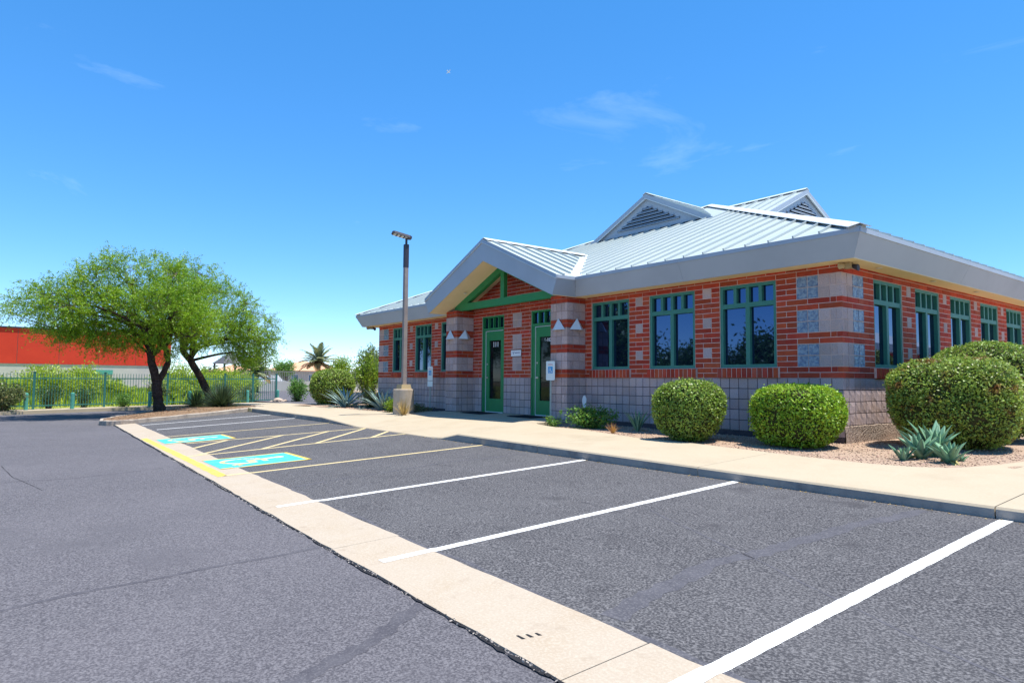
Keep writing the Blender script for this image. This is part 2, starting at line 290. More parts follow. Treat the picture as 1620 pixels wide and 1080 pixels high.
def sheet(name, pts, m, kind='structure', parent=None):
    mb = MB(); mb.add(pts, [tuple(range(len(pts)))]); o = mb.build(name, m, parent, fix=False)
    if kind: o['kind'] = kind
    return o
sheet('ground', [(-900, -900, -0.62), (900, -900, -0.62), (900, 900, -0.62), (-900, 900, -0.62)], 'desert')
sheet('driveway', [(-34, -42, -0.531), (34, -42, -0.531), (34, -4.0, -0.531), (-34, -4.0, -0.531)], 'asphalt_drive')
sheet('parking_bay', [(-20.4, -8.45, z_stall(-8.45)), (9.0, -8.85, z_stall(-8.85)), (9.0, -4.0, z_stall(-4.0)), (-20.4, -3.8, z_stall(-3.8))], 'asphalt_stall')
sheet('back_road', [(-70, -0.2, -0.30), (-20.6, -1.0, -0.22), (-20.6, 14, -0.22), (-70, 14, -0.30)], 'asphalt_drive')
sheet('field', [(-170, -90, -0.47), (-28.6, -90, -0.47), (-30.9, -0.2, -0.47), (-170, -0.2, -0.47)], 'field')
sheet('rear_yard', [(-20.6, 2.9, -0.16), (40, 2.9, -0.16), (40, 70, -0.16), (-20.6, 70, -0.16)], 'desert')
sheet('verge', [(-170, 14, -0.28), (-20.6, 14, -0.2), (-20.6, 90, -0.2), (-170, 90, -0.28)], 'desert')

# concrete drainage strip, in slabs
gs = MB(); gs.add([(-20, strip_l(-20) - 0.02, -0.60), (9.5, strip_l(9) - 0.02, -0.60), (9.5, strip_r(9) + 0.02, -0.60), (-20, strip_r(-20) + 0.02, -0.60)], [(0, 1, 2, 3)])
gstrip = gs.build('drainage_strip', 'crack', fix=False); gstrip['kind'] = 'structure'
jx = [-18.0, -15.0, -12.0, -9.0, -6.0, -3.0, 0.0, 2.995, 6.0, 9.2]
for a, b in zip(jx[:-1], jx[1:]):
    a2, b2 = a + 0.004, b - 0.004
    xs = np.linspace(a2, b2, 13)
    top = [(x, strip_l(x) + random.uniform(-0.012, 0.008), z_stall(strip_l(x)) + 0.006) for x in xs] + [(x, strip_r(x) + random.uniform(-0.01, 0.016), z_stall(strip_r(x)) + 0.006) for x in xs[::-1]]
    MB().slab(top, (0, 0, -0.08)).build('slab', 'gutter', gstrip)

# paint
def zpaint(x, y):
    return z_stall(y) + (0.0085 if y < strip_r(x) + 0.02 else 0.0025)
def line(a, b, w, m, name='parking_line', n=90, rag=0.0035):
    a = Vector((a[0], a[1])); b = Vector((b[0], b[1])); d = (b - a).normalized(); s = Vector((-d.y, d.x)) * (w / 2)
    V = []; F = []
    for i in range(n + 1):
        p = a.lerp(b, i / n)
        for k in (1, -1):
            q = p + s * (k * (1 + random.uniform(-rag, rag) / w * 2)); V.append((q.x, q.y, zpaint(q.x, q.y)))
    for i in range(n): F.append((2 * i, 2 * i + 1, 2 * i + 3, 2 * i + 2))
    mb = MB(); mb.add(V, F); o = mb.build(name, m, fix=False); o['kind'] = 'structure'; return o
line((3.40, -9.01), (3.40, -4.12), 0.105, 'paint_white')
line((0.62, -8.91), (0.63, -4.12), 0.095, 'paint_white')
line((-2.08, -8.86), (-2.06, -4.12), 0.095, 'paint_white')
line((-4.87, -8.74), (-4.85, -4.12), 0.085, 'paint_faded')
line((-7.72, -8.72), (-7.95, -4.02), 0.085, 'paint_faded')
line((-10.18, -8.20), (-10.08, -4.02), 0.085, 'paint_faded')
line((-12.25, -8.25), (-12.38, -4.05), 0.085, 'paint_faded')
line((-14.70, -8.05), (-15.17, -4.05), 0.085, 'paint_white')
line((-16.86, -8.10), (-17.55, -4.05), 0.085, 'paint_white')
for a, b in (((-7.85, -8.45), (-10.10, -6.17)), ((-7.85, -7.28), (-10.08, -5.06)), ((-7.90, -6.18), (-10.05, -4.08)), ((-7.93, -4.92), (-8.85, -4.05)), ((-9.10, -8.28), (-10.12, -7.38))):
    line(a, b, 0.085, 'paint_faded', 'aisle_stripe', n=14)
line((-12.2, -8.72), (-4.83, -8.76), 0.14, 'paint_bright', 'kerb_line', n=60, rag=0.01)

def chair_strokes():
    """side-on wheelchair figure in a unit square, list of closed 2d polygons"""
    P = []
    def stroke(pts, w):
        for a, b in zip(pts[:-1], pts[1:]):
            a = Vector(a); b = Vector(b); d = (b - a).normalized(); s = Vector((-d.y, d.x)) * w / 2; e = d * w * 0.3
            P.append([a - e + s, a - e - s, b + e - s, b + e + s])
    P.append([Vector((0.40 + 0.085 * math.cos(t * math.pi / 5), 0.90 + 0.085 * math.sin(t * math.pi / 5))) for t in range(10)])
    stroke([(0.41, 0.78), (0.44, 0.42)], 0.11); stroke([(0.42, 0.62), (0.66, 0.62)], 0.08); stroke([(0.44, 0.42), (0.72, 0.42)], 0.11)
    stroke([(0.72, 0.42), (0.84, 0.10), (0.93, 0.14)], 0.09)
    arc = [(0.42 + 0.29 * math.cos(R(t)), 0.30 + 0.29 * math.sin(R(t))) for t in range(105, 371, 19)]
    stroke(arc, 0.075)
    return P
def access_pad(x0, x1, y0, y1):
    mb = MB(); F = []; V = []
    n = 12
    for i in range(n + 1):
        y = y0 + (y1 - y0) * i / n
        for x in (x0, x1): V.append((x, y, zpaint(x, y) + 0.0015))
    mb.add(V, [(2 * i, 2 * i + 1, 2 * i + 3, 2 * i + 2) for i in range(n)])
    o = mb.build('accessible_bay_marking', 'paint_blue', fix=False); o['kind'] = 'structure'
    bw = 0.07; mb = MB()
    for a, b in (((x1, y0), (x1, y1 + bw)), ((x0 - bw / 2, y1 + bw / 2), (x1 + bw / 2, y1 + bw / 2)), ((x0, y0), (x0, y1 + bw))):
        for i in range(10):
            pa = Vector(a).lerp(Vector(b), i / 10); pb = Vector(a).lerp(Vector(b), (i + 1) / 10); d = (pb - pa).normalized(); s = Vector((-d.y, d.x)) * bw / 2
            Q = [pa + s, pa - s, pb - s, pb + s]; mb.add([(q.x, q.y, zpaint(q.x, q.y) + 0.003) for q in Q], [(0, 1, 2, 3)])
    mb.build('painted_border', 'paint_bright', o, fix=False)
    mb = MB()
    for poly in chair_strokes():                       # figure readable from the drive side
        Q = [(x1 - 0.12 - (1 - p[1]) * 0 - (1 - p[0]) * (x1 - x0 - 0.24), y0 + 0.18 + p[1] * (y1 - y0 - 0.32)) for p in poly]
        mb.add([(x, y, zpaint(x, y) + 0.003) for x, y in Q], [tuple(range(len(Q)))])
    mb.build('wheelchair_symbol', 'paint_faded', o, fix=False)
access_pad(-6.86, -5.60, -8.60, -7.22)
access_pad(-11.62, -10.42, -8.56, -7.18)

# sealed cracks
def ribbon(pts, w, m, name, zf, jit=0.3):
    mb = MB(); V = []; F = []; P = []
    for a, b in zip(pts[:-1], pts[1:]):
        k = max(2, int((Vector(b) - Vector(a)).length / 0.06))
        P += [Vector(a).lerp(Vector(b), i / k) for i in range(k)]
    P.append(Vector(pts[-1]))
    ph = random.random() * 9
    for i, p in enumerate(P):
        d = (P[min(i + 1, len(P) - 1)] - P[max(0, i - 1)]).normalized(); s = Vector((-d.y, d.x))
        off = s * (min(w, 0.05) * 0.45 * math.sin(i * 0.17 + ph) + min(w, 0.05) * 0.3 * math.sin(i * 0.41 + ph)); ww = w * (1 + random.uniform(-jit, jit))
        for k in (1, -1):
            q = p + off + s * (k * ww / 2); V.append((q.x, q.y, zf(q.x, q.y)))
    F = [(2 * i, 2 * i + 1, 2 * i + 3, 2 * i + 2) for i in range(len(P) - 1)]
    mb.add(V, F); o = mb.build(name, m, fix=False); o['kind'] = 'structure'; return o
zs5 = lambda x, y: z_stall(y) + 0.0012
zd5 = lambda x, y: -0.5298
ribbon([(2.58, -8.38), (2.40, -7.0), (2.55, -5.6), (2.75, -4.2)], 0.15, 'sealer', 'crack_seal', zs5)
ribbon([(0.9, -6.05), (2.1, -6.55), (3.3, -7.1), (5.2, -7.9)], 0.022, 'sealer', 'crack_seal', zs5, 0.4)
ribbon([(-0.15, -9.1), (-0.05, -10.2), (0.2, -11.3), (0.1, -13)], 0.05, 'sealer_dark', 'crack_seal', zd5, 0.3)
ribbon([(1.66, -9.1), (2.0, -9.65), (2.25, -10.2), (2.1, -11.5)], 0.11, 'sealer_dark', 'crack_seal', zd5, 0.35)
ribbon([(-6.5, -9.25), (-6.0, -10.6), (-6.3, -12.5)], 0.035, 'sealer_dark', 'crack_seal', zd5, 0.4)
ribbon([(-11.5, -9.1), (-11.9, -10.8), (-11.2, -13)], 0.04, 'sealer_dark', 'crack_seal', zd5, 0.4)
ribbon([(-3.3, -4.3), (-3.5, -6.0), (-3.2, -8.3)], 0.05, 'sealer', 'crack_seal', zs5, 0.5)
ribbon([(-8.2, -11.35), (-6.6, -11.2), (-5.0, -10.9)], 0.008, 'crack', 'crack_seal', lambda x, y: -0.5288, 0.5)
ribbon([(-14, -10.9), (-13, -10.3)], 0.010, 'crack', 'crack_seal', lambda x, y: -0.5288, 0.5)
# ragged dark asphalt lip along both sides of the strip
ribbon([(x, strip_l(x) - 0.015) for x in (-18, -14, -10, -6, -2, 0, 1.5, 3, 6)], 0.022, 'crack', 'asphalt_joint', lambda x, y: -0.5225, 0.9)
ribbon([(x, strip_r(x) + 0.02) for x in (-18, -14, -10, -6, -2, 0, 1.5, 3, 6)], 0.045, 'sealer', 'asphalt_joint', lambda x, y: z_stall(y) + 0.0013, 0.4)
n = 700; lx = RNG.uniform(-9, 4.0, n); ly = np.array([strip_l(x) for x in lx]) - np.abs(RNG.normal(size=n)) * 0.02
o = leaves('asphalt_crumbs', np.column_stack([lx, ly, np.full(n, -0.522)]), rdir(n), rdir(n) + np.array([0, 0, 0.8]), RNG.uniform(0.008, 0.030, n), RNG.uniform(0.008, 0.02, n), 'kerb'); tag(o, 'loose grit along the broken asphalt edge of the concrete strip', 'grit', kind='stuff')
# tyre scuffs on the strip
mb = MB()
for i in range(3):
    x = 2.475 + i * 0.022; y = -8.965 + i * 0.05; z = z_stall(y) + 0.0075
    mb.add([(x - 0.035, y - 0.008, z), (x + 0.025 - 0.01 * i, y - 0.012, z), (x + 0.035 - 0.01 * i, y + 0.008, z), (x - 0.03, y + 0.006, z)], [(0, 1, 2, 3)])
o = mb.build('tyre_scuff', 'crack', fix=False); o['kind'] = 'structure'

# ------------------------------------------------------------------ sidewalk (slabs with a monolithic kerb face)
def lerp(a, b, t): return a + (b - a) * t
def interp(x, tab):
    if x <= tab[0][0]: return tab[0][1]
    for (a, va), (b, vb) in zip(tab[:-1], tab[1:]):
        if x <= b: return lerp(va, vb, (x - a) / (b - a))
    return tab[-1][1]
ZF = [(-19.9, -0.150), (-12.95, -0.155), (-10.5, -0.283), (-6.95, -0.286), (-6.35, -0.262), (-5.75, -0.148), (-3.2, -0.160), (0.7, -0.184), (3.4, -0.190), (12, -0.20)]
YB = [(-22.5, -1.25), (-19, -1.62), (-12.3, -1.72), (-12.0, -1.62), (-6.25, -1.62), (-6.05, -1.74), (-4.9, -1.62), (-2.5, -2.12), (-1.5, -2.10), (-0.4, -2.26), (0.6, -2.42), (1.5, -2.46), (1.95, -2.32), (2.22, -2.10)]
def zb(x): return interp(x, [(-22.5, -0.14), (-13, -0.09), (-12.0, -0.035), (-6.2, -0.035), (-5.6, -0.085), (-3, -0.10), (12, -0.105)])
def yf(x): return -4.10
swb = MB(); swb.add([(-19.8, -4.08, -0.34), (12, -4.08, -0.34), (12, -2.6, -0.34), (-19.8, -2.2, -0.34)], [(0, 1, 2, 3)])
sidewalk = swb.build('sidewalk', 'crack', fix=False); sidewalk['kind'] = 'structure'
def walk_slab(a, b, xs_extra=()):
    xs = sorted(set([a + 0.004, b - 0.004] + [x for x in [k[0] for k in ZF] + [k[0] for k in YB] + list(np.arange(-20, 12, 0.5)) if a + 0.05 < x < b - 0.05]))
    rows = []
    for x in xs:
        zf = interp(x, ZF); y0 = yf(x); y1 = interp(x, YB); z1 = zb(x)
        rows.append([(x, y0 + 0.012, -0.42), (x, y0, zf - 0.022), (x, y0 + 0.02, zf)] + [(x, lerp(y0 + 0.02, y1, t), lerp(zf, z1, t)) for t in (0.2, 0.4, 0.7, 1.0)] + [(x, y1, -0.30)])
    n = len(rows[0]); V = [p for r in rows for p in r]
    F = [(i * n + j, (i + 1) * n + j, (i + 1) * n + j + 1, i * n + j + 1) for i in range(len(rows) - 1) for j in range(n - 1)]
    F += [tuple(range(n)), tuple((len(rows) - 1) * n + j for j in range(n - 1, -1, -1))]
    mb = MB(); mb.add(V, F)
    mb.mi = [1 if (i % (n - 1)) == 0 and i < (len(rows) - 1) * (n - 1) else 0 for i in range(len(F))]
    mb.build('slab', ['concrete', 'kerb'], sidewalk)
sj = [-19.8, -16.4, -13.1, -9.75, -6.40, -3.24, 0.05, 3.31]
for a, b in zip(sj[:-1], sj[1:]): walk_slab(a, b)
# right-hand end: the walk turns along the side of the building
def flat_slab(top, th=0.3, m='concrete', name='slab', parent=sidewalk):
    return MB().slab(top, (0, 0, -th)).build(name, m, parent)
xs = [3.318, 4.5, 6.6]
V = []
mb = MB()
for x in xs: V += [(x, -4.088, -0.42), (x, -4.10, -0.212), (x, -4.08, -0.19), (x, -2.11, -0.1055), (x, -2.11, -0.4)]
mb.add(V, [(i * 5 + j, (i + 1) * 5 + j, (i + 1) * 5 + j + 1, i * 5 + j + 1) for i in range(2) for j in range(4)])
mb.mi = [1, 0, 0, 0] * 2
mb.build('slab', ['concrete', 'kerb'], sidewalk)
edge = [(2.228, -2.10), (2.36, -1.75), (2.50, -1.1), (2.58, -0.37), (2.62, 1.0), (2.62, 4.0)]
flat_slab([(x, y, -0.1045) for x, y in edge] + [(6.6, 4.0, -0.1045), (6.6, -2.10, -0.1045)][::1])
flat_slab([(2.62, 4.008, -0.1045), (6.6, 4.008, -0.1045), (6.6, 9, -0.1045), (2.62, 9, -0.1045)])
flat_slab([(2.62, 9.008, -0.1045), (6.6, 9.008, -0.1045), (6.6, 21, -0.1045), (2.62, 21, -0.1045)])
# porch slab
MB().slab([(-11.95, -1.612, -0.034), (-6.22, -1.612, -0.034), (-6.22, 0.05, -0.002), (-11.95, 0.05, -0.002)], (0, 0, -0.25)).build('porch_slab', 'concrete', sidewalk)
# left-hand continuation of the walk towards the fence
flat_slab([(-19.81, -4.10, -0.152), (-19.81, -1.5, -0.13), (-22.4, -1.0, -0.15), (-26.2, -0.6, -0.22), (-30.2, -0.9, -0.30), (-29.9, -2.6, -0.31), (-25.2, -2.5, -0.24), (-21.6, -3.1, -0.17)], m='concrete')
far_walk = flat_slab([(-23.5, -30, -0.40), (-25.6, -13, -0.40), (-26.4, -11.5, -0.40), (-28.0, -8.3, -0.39), (-28.9, -5.6, -0.38), (-29.0, -3.2, -0.345), (-30.2, -3.0, -0.35), (-30.4, -6.0, -0.39), (-29.6, -8.6, -0.40), (-28.0, -11.4, -0.41), (-27.2, -13, -0.41), (-25.2, -30, -0.41)], m='concrete', name='footpath', parent=None)
far_walk['kind'] = 'structure'
# weathered yellow kerb end
mb = MB(); mb.box(-20.25, -19.86, -4.12, -3.6, -0.40, -0.155); o = mb.build('kerb_end', 'paint_faded', sidewalk)

# planted end island with a worn kerb
isl = [(-17.75, -8.55), (-17.95, -8.0), (-19.2, -5.6), (-20.2, -4.15), (-21.7, -3.12), (-25.2, -2.55), (-28.95, -3.3), (-28.8, -5.5), (-25.2, -6.35), (-23.8, -6.95), (-20.6, -8.35), (-19.2, -8.95), (-18.35, -9.05), (-17.9, -8.9)]
cen = Vector((-22.5, -5.6))
islz = [-0.360, -0.345, -0.235, -0.165, -0.170, -0.250, -0.340, -0.370, -0.345, -0.345, -0.370, -0.380, -0.380, -0.370]
def sub(P, k):                                  # subdivide a closed outline
    out = []
    for p, q in zip(P, P[1:] + P[:1]): out += [tuple(lerp(a_, b_, i / k) for a_, b_ in zip(p, q)) for i in range(k)]
    return out
rim = sub([(x, y, z) for (x, y), z in zip(isl, islz)], 6)
rim = [(x + random.uniform(-0.012, 0.012), y + random.uniform(-0.012, 0.012), z + random.uniform(-0.008, 0.006)) for x, y, z in rim]
inner = [tuple(Vector(p[:2]).lerp(cen, 0.16 / max(0.2, (Vector(p[:2]) - cen).length))) for p in rim]
n = len(rim); V = [(x, y, -0.60) for x, y, z in rim] + [(x, y, z - 0.02) for x, y, z in rim] + [(q[0] * 0.15 + p[0] * 0.85, q[1] * 0.15 + p[1] * 0.85, p[2]) for p, q in zip(rim, inner)] + [(x, y, p[2]) for (x, y), p in zip(inner, rim)] + [(x, y, p[2] - 0.10) for (x, y), p in zip(inner, rim)]
F = []
for k in range(4): F += [(k * n + i, k * n + (i + 1) % n, (k + 1) * n + (i + 1) % n, (k + 1) * n + i) for i in range(n)]
mb = MB(); mb.add(V, F); o = mb.build('island_kerb', 'island_kerb'); o['kind'] = 'structure'
mb = MB(); V = []; F = []
for t in (1.0, 0.75, 0.45, 0.0):
    for (x, y), p in zip(inner, rim): V.append((lerp(cen.x, x, t), lerp(cen.y, y, t), lerp(-0.22, p[2] - 0.025, t) + (random.uniform(-0.012, 0.012) if 0 < t < 1 else 0)))
for r_i in range(3): F += [(r_i * n + i, r_i * n + (i + 1) % n, (r_i + 1) * n + (i + 1) % n, (r_i + 1) * n + i) for i in range(n)]
mb.add(V, F); o = mb.build('island_soil', 'dirt'); o['kind'] = 'structure'

# gravel beds (gently uneven sheet, then loose stones)
def bed_z(x, y):
    t = min(1, max(0, (y + 2.4) / 2.4)); b = lerp(-0.127, -0.098, t)
    return b + 0.010 * math.sin(x * 2.1 + 1.3 * y) * math.sin(y * 3.3 + x) + 0.006 * math.sin(x * 5.3 - y * 4.1)
def bed(name, x0, x1, y0, y1, st=0.16):
    nx = int((x1 - x0) / st) + 1; ny = int((y1 - y0) / st) + 1
    X = np.linspace(x0, x1, nx); Y = np.linspace(y0, y1, ny)
    V = np.array([(x, y, bed_z(x, y)) for y in Y for x in X])
    F = np.array([(j * nx + i, j * nx + i + 1, (j + 1) * nx + i + 1, (j + 1) * nx + i) for j in range(ny - 1) for i in range(nx - 1)])
    o = np_mesh(name, V, F, 'gravel', smooth=True); o['kind'] = 'structure'; return o
bed('gravel_bed', -6.20, 2.75, -2.6, 9.0)
bed('gravel_bed', -18.0, 2.75, 8.99, 21.0, 0.4)
bed('gravel_bed', -22.0, -11.96, -1.85, 3.0, 0.25)
def pebbles(name, n, x0, x1, y0, y1, s0, s1):
    P = RNG.uniform((x0, y0), (x1, y1), (n, 2)); P = P[[y > interp(x, YB) + 0.03 and not (x > 2.2 and x > interp(y, [(-2.1, 2.22), (-0.4, 2.56), (1, 2.6)]) - 0.03) for x, y in P]]; n = len(P); base = np.array([(1, 0, 0), (-0.5, 0.87, 0), (-0.5, -0.87, 0), (0.1, 0.1, 0.75), (0, 0, -0.5)])
    F0 = np.array([(0, 1, 3), (1, 2, 3), (2, 0, 3), (1, 0, 4), (2, 1, 4), (0, 2, 4)])
    s = RNG.uniform(s0, s1, n); a = RNG.uniform(0, 6.28, n); Vs = []
    zz = np.array([bed_z(x, y) for x, y in P])
    ca, sa = np.cos(a), np.sin(a); bx = base * 1.0
    V = np.empty((n, 5, 3)); jit = RNG.uniform(0.7, 1.3, (n, 5, 3)); Bj = bx[None] * jit * s[:, None, None]
    V[:, :, 0] = Bj[:, :, 0] * ca[:, None] - Bj[:, :, 1] * sa[:, None] + P[:, 0:1]; V[:, :, 1] = Bj[:, :, 0] * sa[:, None] + Bj[:, :, 1] * ca[:, None] + P[:, 1:2]
    V[:, :, 2] = Bj[:, :, 2] + zz[:, None] + 0.3 * s[:, None]
    F = (F0[None] + (np.arange(n) * 5)[:, None, None]).reshape(-1, 3)
    o = np_mesh(name, V.reshape(-1, 3), F, 'pebble'); o['kind'] = 'stuff'; o['label'] = 'loose tan landscape gravel along the building'; o['category'] = 'gravel'; return o
pebbles('gravel', 9000, -6.1, 2.7, -2.6, 1.5, 0.006, 0.017)
pebbles('gravel', 2500, -21.5, -12.1, -1.8, 0.0, 0.010, 0.028)

# ------------------------------------------------------------------ the office building
BLD = empty('office_building', (-8.9, 8.9, 0), 0, 'red brick office with purple-grey block base and pale metal hip roof', 'building')
BLD.location = (0, 0, 0)
ULEFT = 17.78                                  # length of the front wall
DEP = 0.09; J = 0.013
Z14 = 14 * CB; Z5 = 5 * CB; Z6 = 6 * CB; ZSOF = 2.985

class Face:
    def __init__(s, O, u, n): s.O = Vector(O); s.u = Vector(u); s.n = Vector(n); s.rz = math.atan2(-s.n.x, s.n.y)
    def P(s, u, z, d=0.0): return s.O + s.u * u + s.n * d + Vector((0, 0, z))
FRONT = Face((0, 0, 0), (-1, 0, 0), (0, -1, 0))
RIGHT = Face((0, 0, 0), (0, 1, 0), (1, 0, 0))
UNITS = []                                     # (kind, face, u0, u1, z0, z1)
def unit_add(kind, face, u0, u1, z0, z1):
    if u1 - u0 > 0.025: UNITS.append((kind, face, u0, u1, z0, z1))
def fill(kind, face, u0, u1, z0, z1, L, off, e1=0.0):
    k = math.floor((u0 - off) / L); cuts = [u0 if u0 > 1e-6 else u0 - J / 2]
    while True:
        k += 1; q = off + k * L
        if q > u1 - 0.05: break
        if q > u0 + 0.05: cuts.append(q)
    cuts.append(u1 + e1)
    for a, b in zip(cuts[:-1], cuts[1:]): unit_add(kind, face, a, b, z0, z1)
def cut(iv, a, b):
    out = []
    for x, y in iv:
        if b <= x or a >= y: out.append((x, y)); continue
        if a > x: out.append((x, a))
        if b < y: out.append((b, y))
    return out

win_F = [(1.2192 + 1.8288 * i, 2.4384 + 1.8288 * i) for i in range(3)] + [(12.05, 13.17), (13.80, 14.92), (15.50, 16.62)]
door_F = [(7.36, 8.46), (9.70, 10.80)]
pil_F = [(6.32, 6.93), (11.26, 11.87)]
win_R = [(1.2192 + 1.8288 * i, 2.4384 + 1.8288 * i) for i in range(8)]
ZONES = [(6 * CB, 8 * CB), (9 * CB, 11 * CB), (12 * CB, 14 * CB)]
def wall_units(face, U, wins, doors, pils, accents, pier2, corners, sd):
    rects = []                                 # (u0,u1,z0,z1) taken from the brickwork
    for a, b in wins: rects += [(a, b, Z6, Z14), (a - 0.05, b + 0.05, Z5, Z6)]
    for a, b in doors: rects.append((a, b, 0, Z14))
    for c in accents:
        for z1 in (14, 11, 8):
            rects.append((c - CB / 2, c + CB / 2, (z1 - 1) * CB, z1 * CB)); unit_add('block', face, c - CB / 2, c + CB / 2, (z1 - 1) * CB, z1 * CB)
    for c in pier2:
        for a, b in ZONES:
            rects.append((c - CB, c + CB, a, b))
            for i in range(2):
                for j in range(2): unit_add('block', face, c - CB + i * CB, c - CB + (i + 1) * CB, a + j * CB, a + (j + 1) * CB)
    for side in corners:                       # glass block panels beside rough corner blocks
        for a, b in ZONES:
            for j in range(2):
                z0, z1 = a + j * CB, a + (j + 1) * CB
                inset = DEP + 0.002 if (j + sd) % 2 else 0.0
                g = [2 * CB, 3 * CB, 4 * CB]
                if side == 0:
                    unit_add('split', face, inset or -J / 2, CB, z0, z1); unit_add('split', face, CB, 2 * CB, z0, z1)
                    unit_add('glass', face, g[0], g[1], z0, z1); unit_add('glass', face, g[1], g[2], z0, z1)
                else:
                    unit_add('split', face, U - CB, U, z0, z1); unit_add('split', face, U - 2 * CB, U - CB, z0, z1)
                    unit_add('glass', face, U - g[1], U - g[0], z0, z1); unit_add('glass', face, U - g[2], U - g[1], z0, z1)
            rects.append((0, 4 * CB, a, b) if side == 0 else (U - 4 * CB, U, a, b))
    h = CB / 2
    for r in range(20):                        # brick courses from the base band to the soffit
        z0 = Z5 + r * h; z1 = z0 + h; s0 = DEP + 0.002 if (r + sd) % 2 else 0.0
        iv = [(s0, U)]
        for a, b, c, d in rects:
            if c < z1 - 1e-4 and d > z0 + 1e-4: iv = cut(iv, a, b)
        for a, b in pils: iv = cut(iv, a + 0.05, b - 0.05)
        for a, b in iv: fill('brick', face, a, b, z0, z1, 2 * CB, (CB if r % 2 else 0.0))
    for r in range(1 if sd else 0, 5):         # block band, stack bond (the side wall starts on its footing)
        z0 = r * CB; s0 = DEP + 0.002 if (r + sd) % 2 else 0.0
        iv = [(s0, U)]
        for a, b in doors: iv = cut(iv, a, b)
        for a, b in pils: iv = cut(iv, a + 0.05, b - 0.05)
        for a, b in iv: fill('block' if sd == 0 else 'split', face, a, b, z0, z0 + CB, CB, 0.0)
    for a, b in wins:                          # upright sill bricks
        k = 12; w = (b - a + 0.10) / k
        for i in range(k): unit_add('sill', face, a - 0.05 + i * w, a - 0.05 + (i + 1) * w, Z5, Z6 - 0.004)
wall_units(FRONT, ULEFT, win_F, door_F, pil_F, [2.7432, 4.572, 13.485, 15.21], [9.08], [0, 1], 0)
wall_units(RIGHT, 18.0, win_R, [], [], [2.7432 + 1.8288 * i for i in range(7)], [], [0], 1)
# brick gable wall inside the porch
PXC = -9.12
for r in range(20, 32):
    z0 = Z5 + r * CB / 2; half = (4.30 - z0) / 0.443
    if half < 0.25: break
    half = min(half, 2.75); fill('brick', FRONT, -PXC - half, -PXC + half, z0, z0 + CB / 2, 2 * CB, (CB if r % 2 else 0.0))
# porch pillars
PILW = 0.6096
PFACES = []
for (u0, u1) in pil_F:
    xl, xr = -u1, -u0
    f = Face((xr, -PILW, 0), (-1, 0, 0), (0, -1, 0)); rr = Face((xr, -PILW, 0), (0, 1, 0), (1, 0, 0)); ll = Face((xl, 0, 0), (0, -1, 0), (-1, 0, 0))
    PFACES.append((f, rr, ll))
    z = 0.0; c = 0
    seq = ['b'] * 5 + ['r'] * 2 + ['b'] * 2 + ['r'] * 2 + ['b'] * 2 + ['r'] * 2 + ['b'] * 2 + ['r'] * 2
    for q in seq:
        h = CB if q == 'b' else CB / 2; kind = 'split' if q == 'b' else 'brick'; L = CB if q == 'b' else 2 * CB
        off = 0.0 if q == 'b' or c % 2 else CB
        W = u1 - u0; e = DEP + 0.002; s = 0.0 if c % 2 else e; t = e - s
        fill(kind, f, s, W - s, z, z + h, L, off, 0.0 if s else J / 2); fill(kind, rr, t, PILW + 0.0, z, z + h, L, off); fill(kind, ll, 0.001, PILW - t, z, z + h, L, off, 0.0 if t else J / 2)
        z += h; c += 1

# wall cores (mortar): openings left free
def core(face, U, rects, ztop, name, th=0.24, d0=-0.007, u_lo=0.0):
    us = sorted(set([u_lo, U] + [r[0] for r in rects] + [r[1] for r in rects])); zs = sorted(set([-0.12, 0.0, Z5, ztop] + [r[2] for r in rects] + [r[3] for r in rects]))
    mb = MB()
    for a, b in zip(us[:-1], us[1:]):
        runs = []
        for c, d in zip(zs[:-1], zs[1:]):
            if any(r[0] < b - 1e-5 and r[1] > a + 1e-5 and r[2] < d - 1e-5 and r[3] > c + 1e-5 for r in rects): continue
            runs.append((c, d))
        for c, d in runs:
            mb.m = 1 if d <= Z5 + 1e-5 and c >= -1e-5 else (2 if c < -1e-5 else 0)
            p = face.P(a, 0, d0); q = face.P(b, 0, -th); mb.box(p.x, q.x, p.y, q.y, c, d)
    return mb.build(name, ['mortar', 'mortar_dark', 'foot'], BLD)
holesF = [(a, b, Z6, Z14) for a, b in win_F] + [(a, b, 0.0, Z14) for a, b in door_F]
WF = core(FRONT, ULEFT - 0.008, holesF, 3.05, 'front_wall', u_lo=0.010)
WR = core(RIGHT, 18.0, [(a, b, Z6, Z14) for a, b in win_R], 3.05, 'side_wall', u_lo=0.245)
mb = MB(); mb.add([(PXC - 2.9, 0.007, 3.052), (PXC + 2.9, 0.007, 3.052), (PXC, 0.007, 4.45), (PXC - 2.9, 0.2, 3.052), (PXC + 2.9, 0.2, 3.052), (PXC, 0.2, 4.45)], [(0, 1, 2), (5, 4, 3), (0, 3, 4, 1), (1, 4, 5, 2), (2, 5, 3, 0)])
mb.build('gable_wall', 'mortar', BLD)
PCORE = []
for (u0, u1), fs in zip(pil_F, PFACES):
    mb = MB()
    for z0, z1, k in ((-0.1, Z5, 1), (Z5, 3.05, 0)):
        mb.m = k; mb.box(-u1 + 0.007, -u0 - 0.007, -PILW + 0.007, 0.004, z0, z1)
    PCORE.append(mb.build('pillar', ['mortar_mid', 'mortar_dark'], BLD))
mb = MB(); mb.box(-17.77, -17.5, 0.26, 18.0, -0.2, 3.05); mb.box(-17.5, -0.3, 17.75, 18.0, -0.2, 3.05); mb.build('rear_wall', 'brickstuff', BLD)
mb = MB(); mb.box(-17.4, -0.35, 0.40, 17.6, -0.05, 2.9); mb.build('dark_interior', 'darkvoid', BLD)
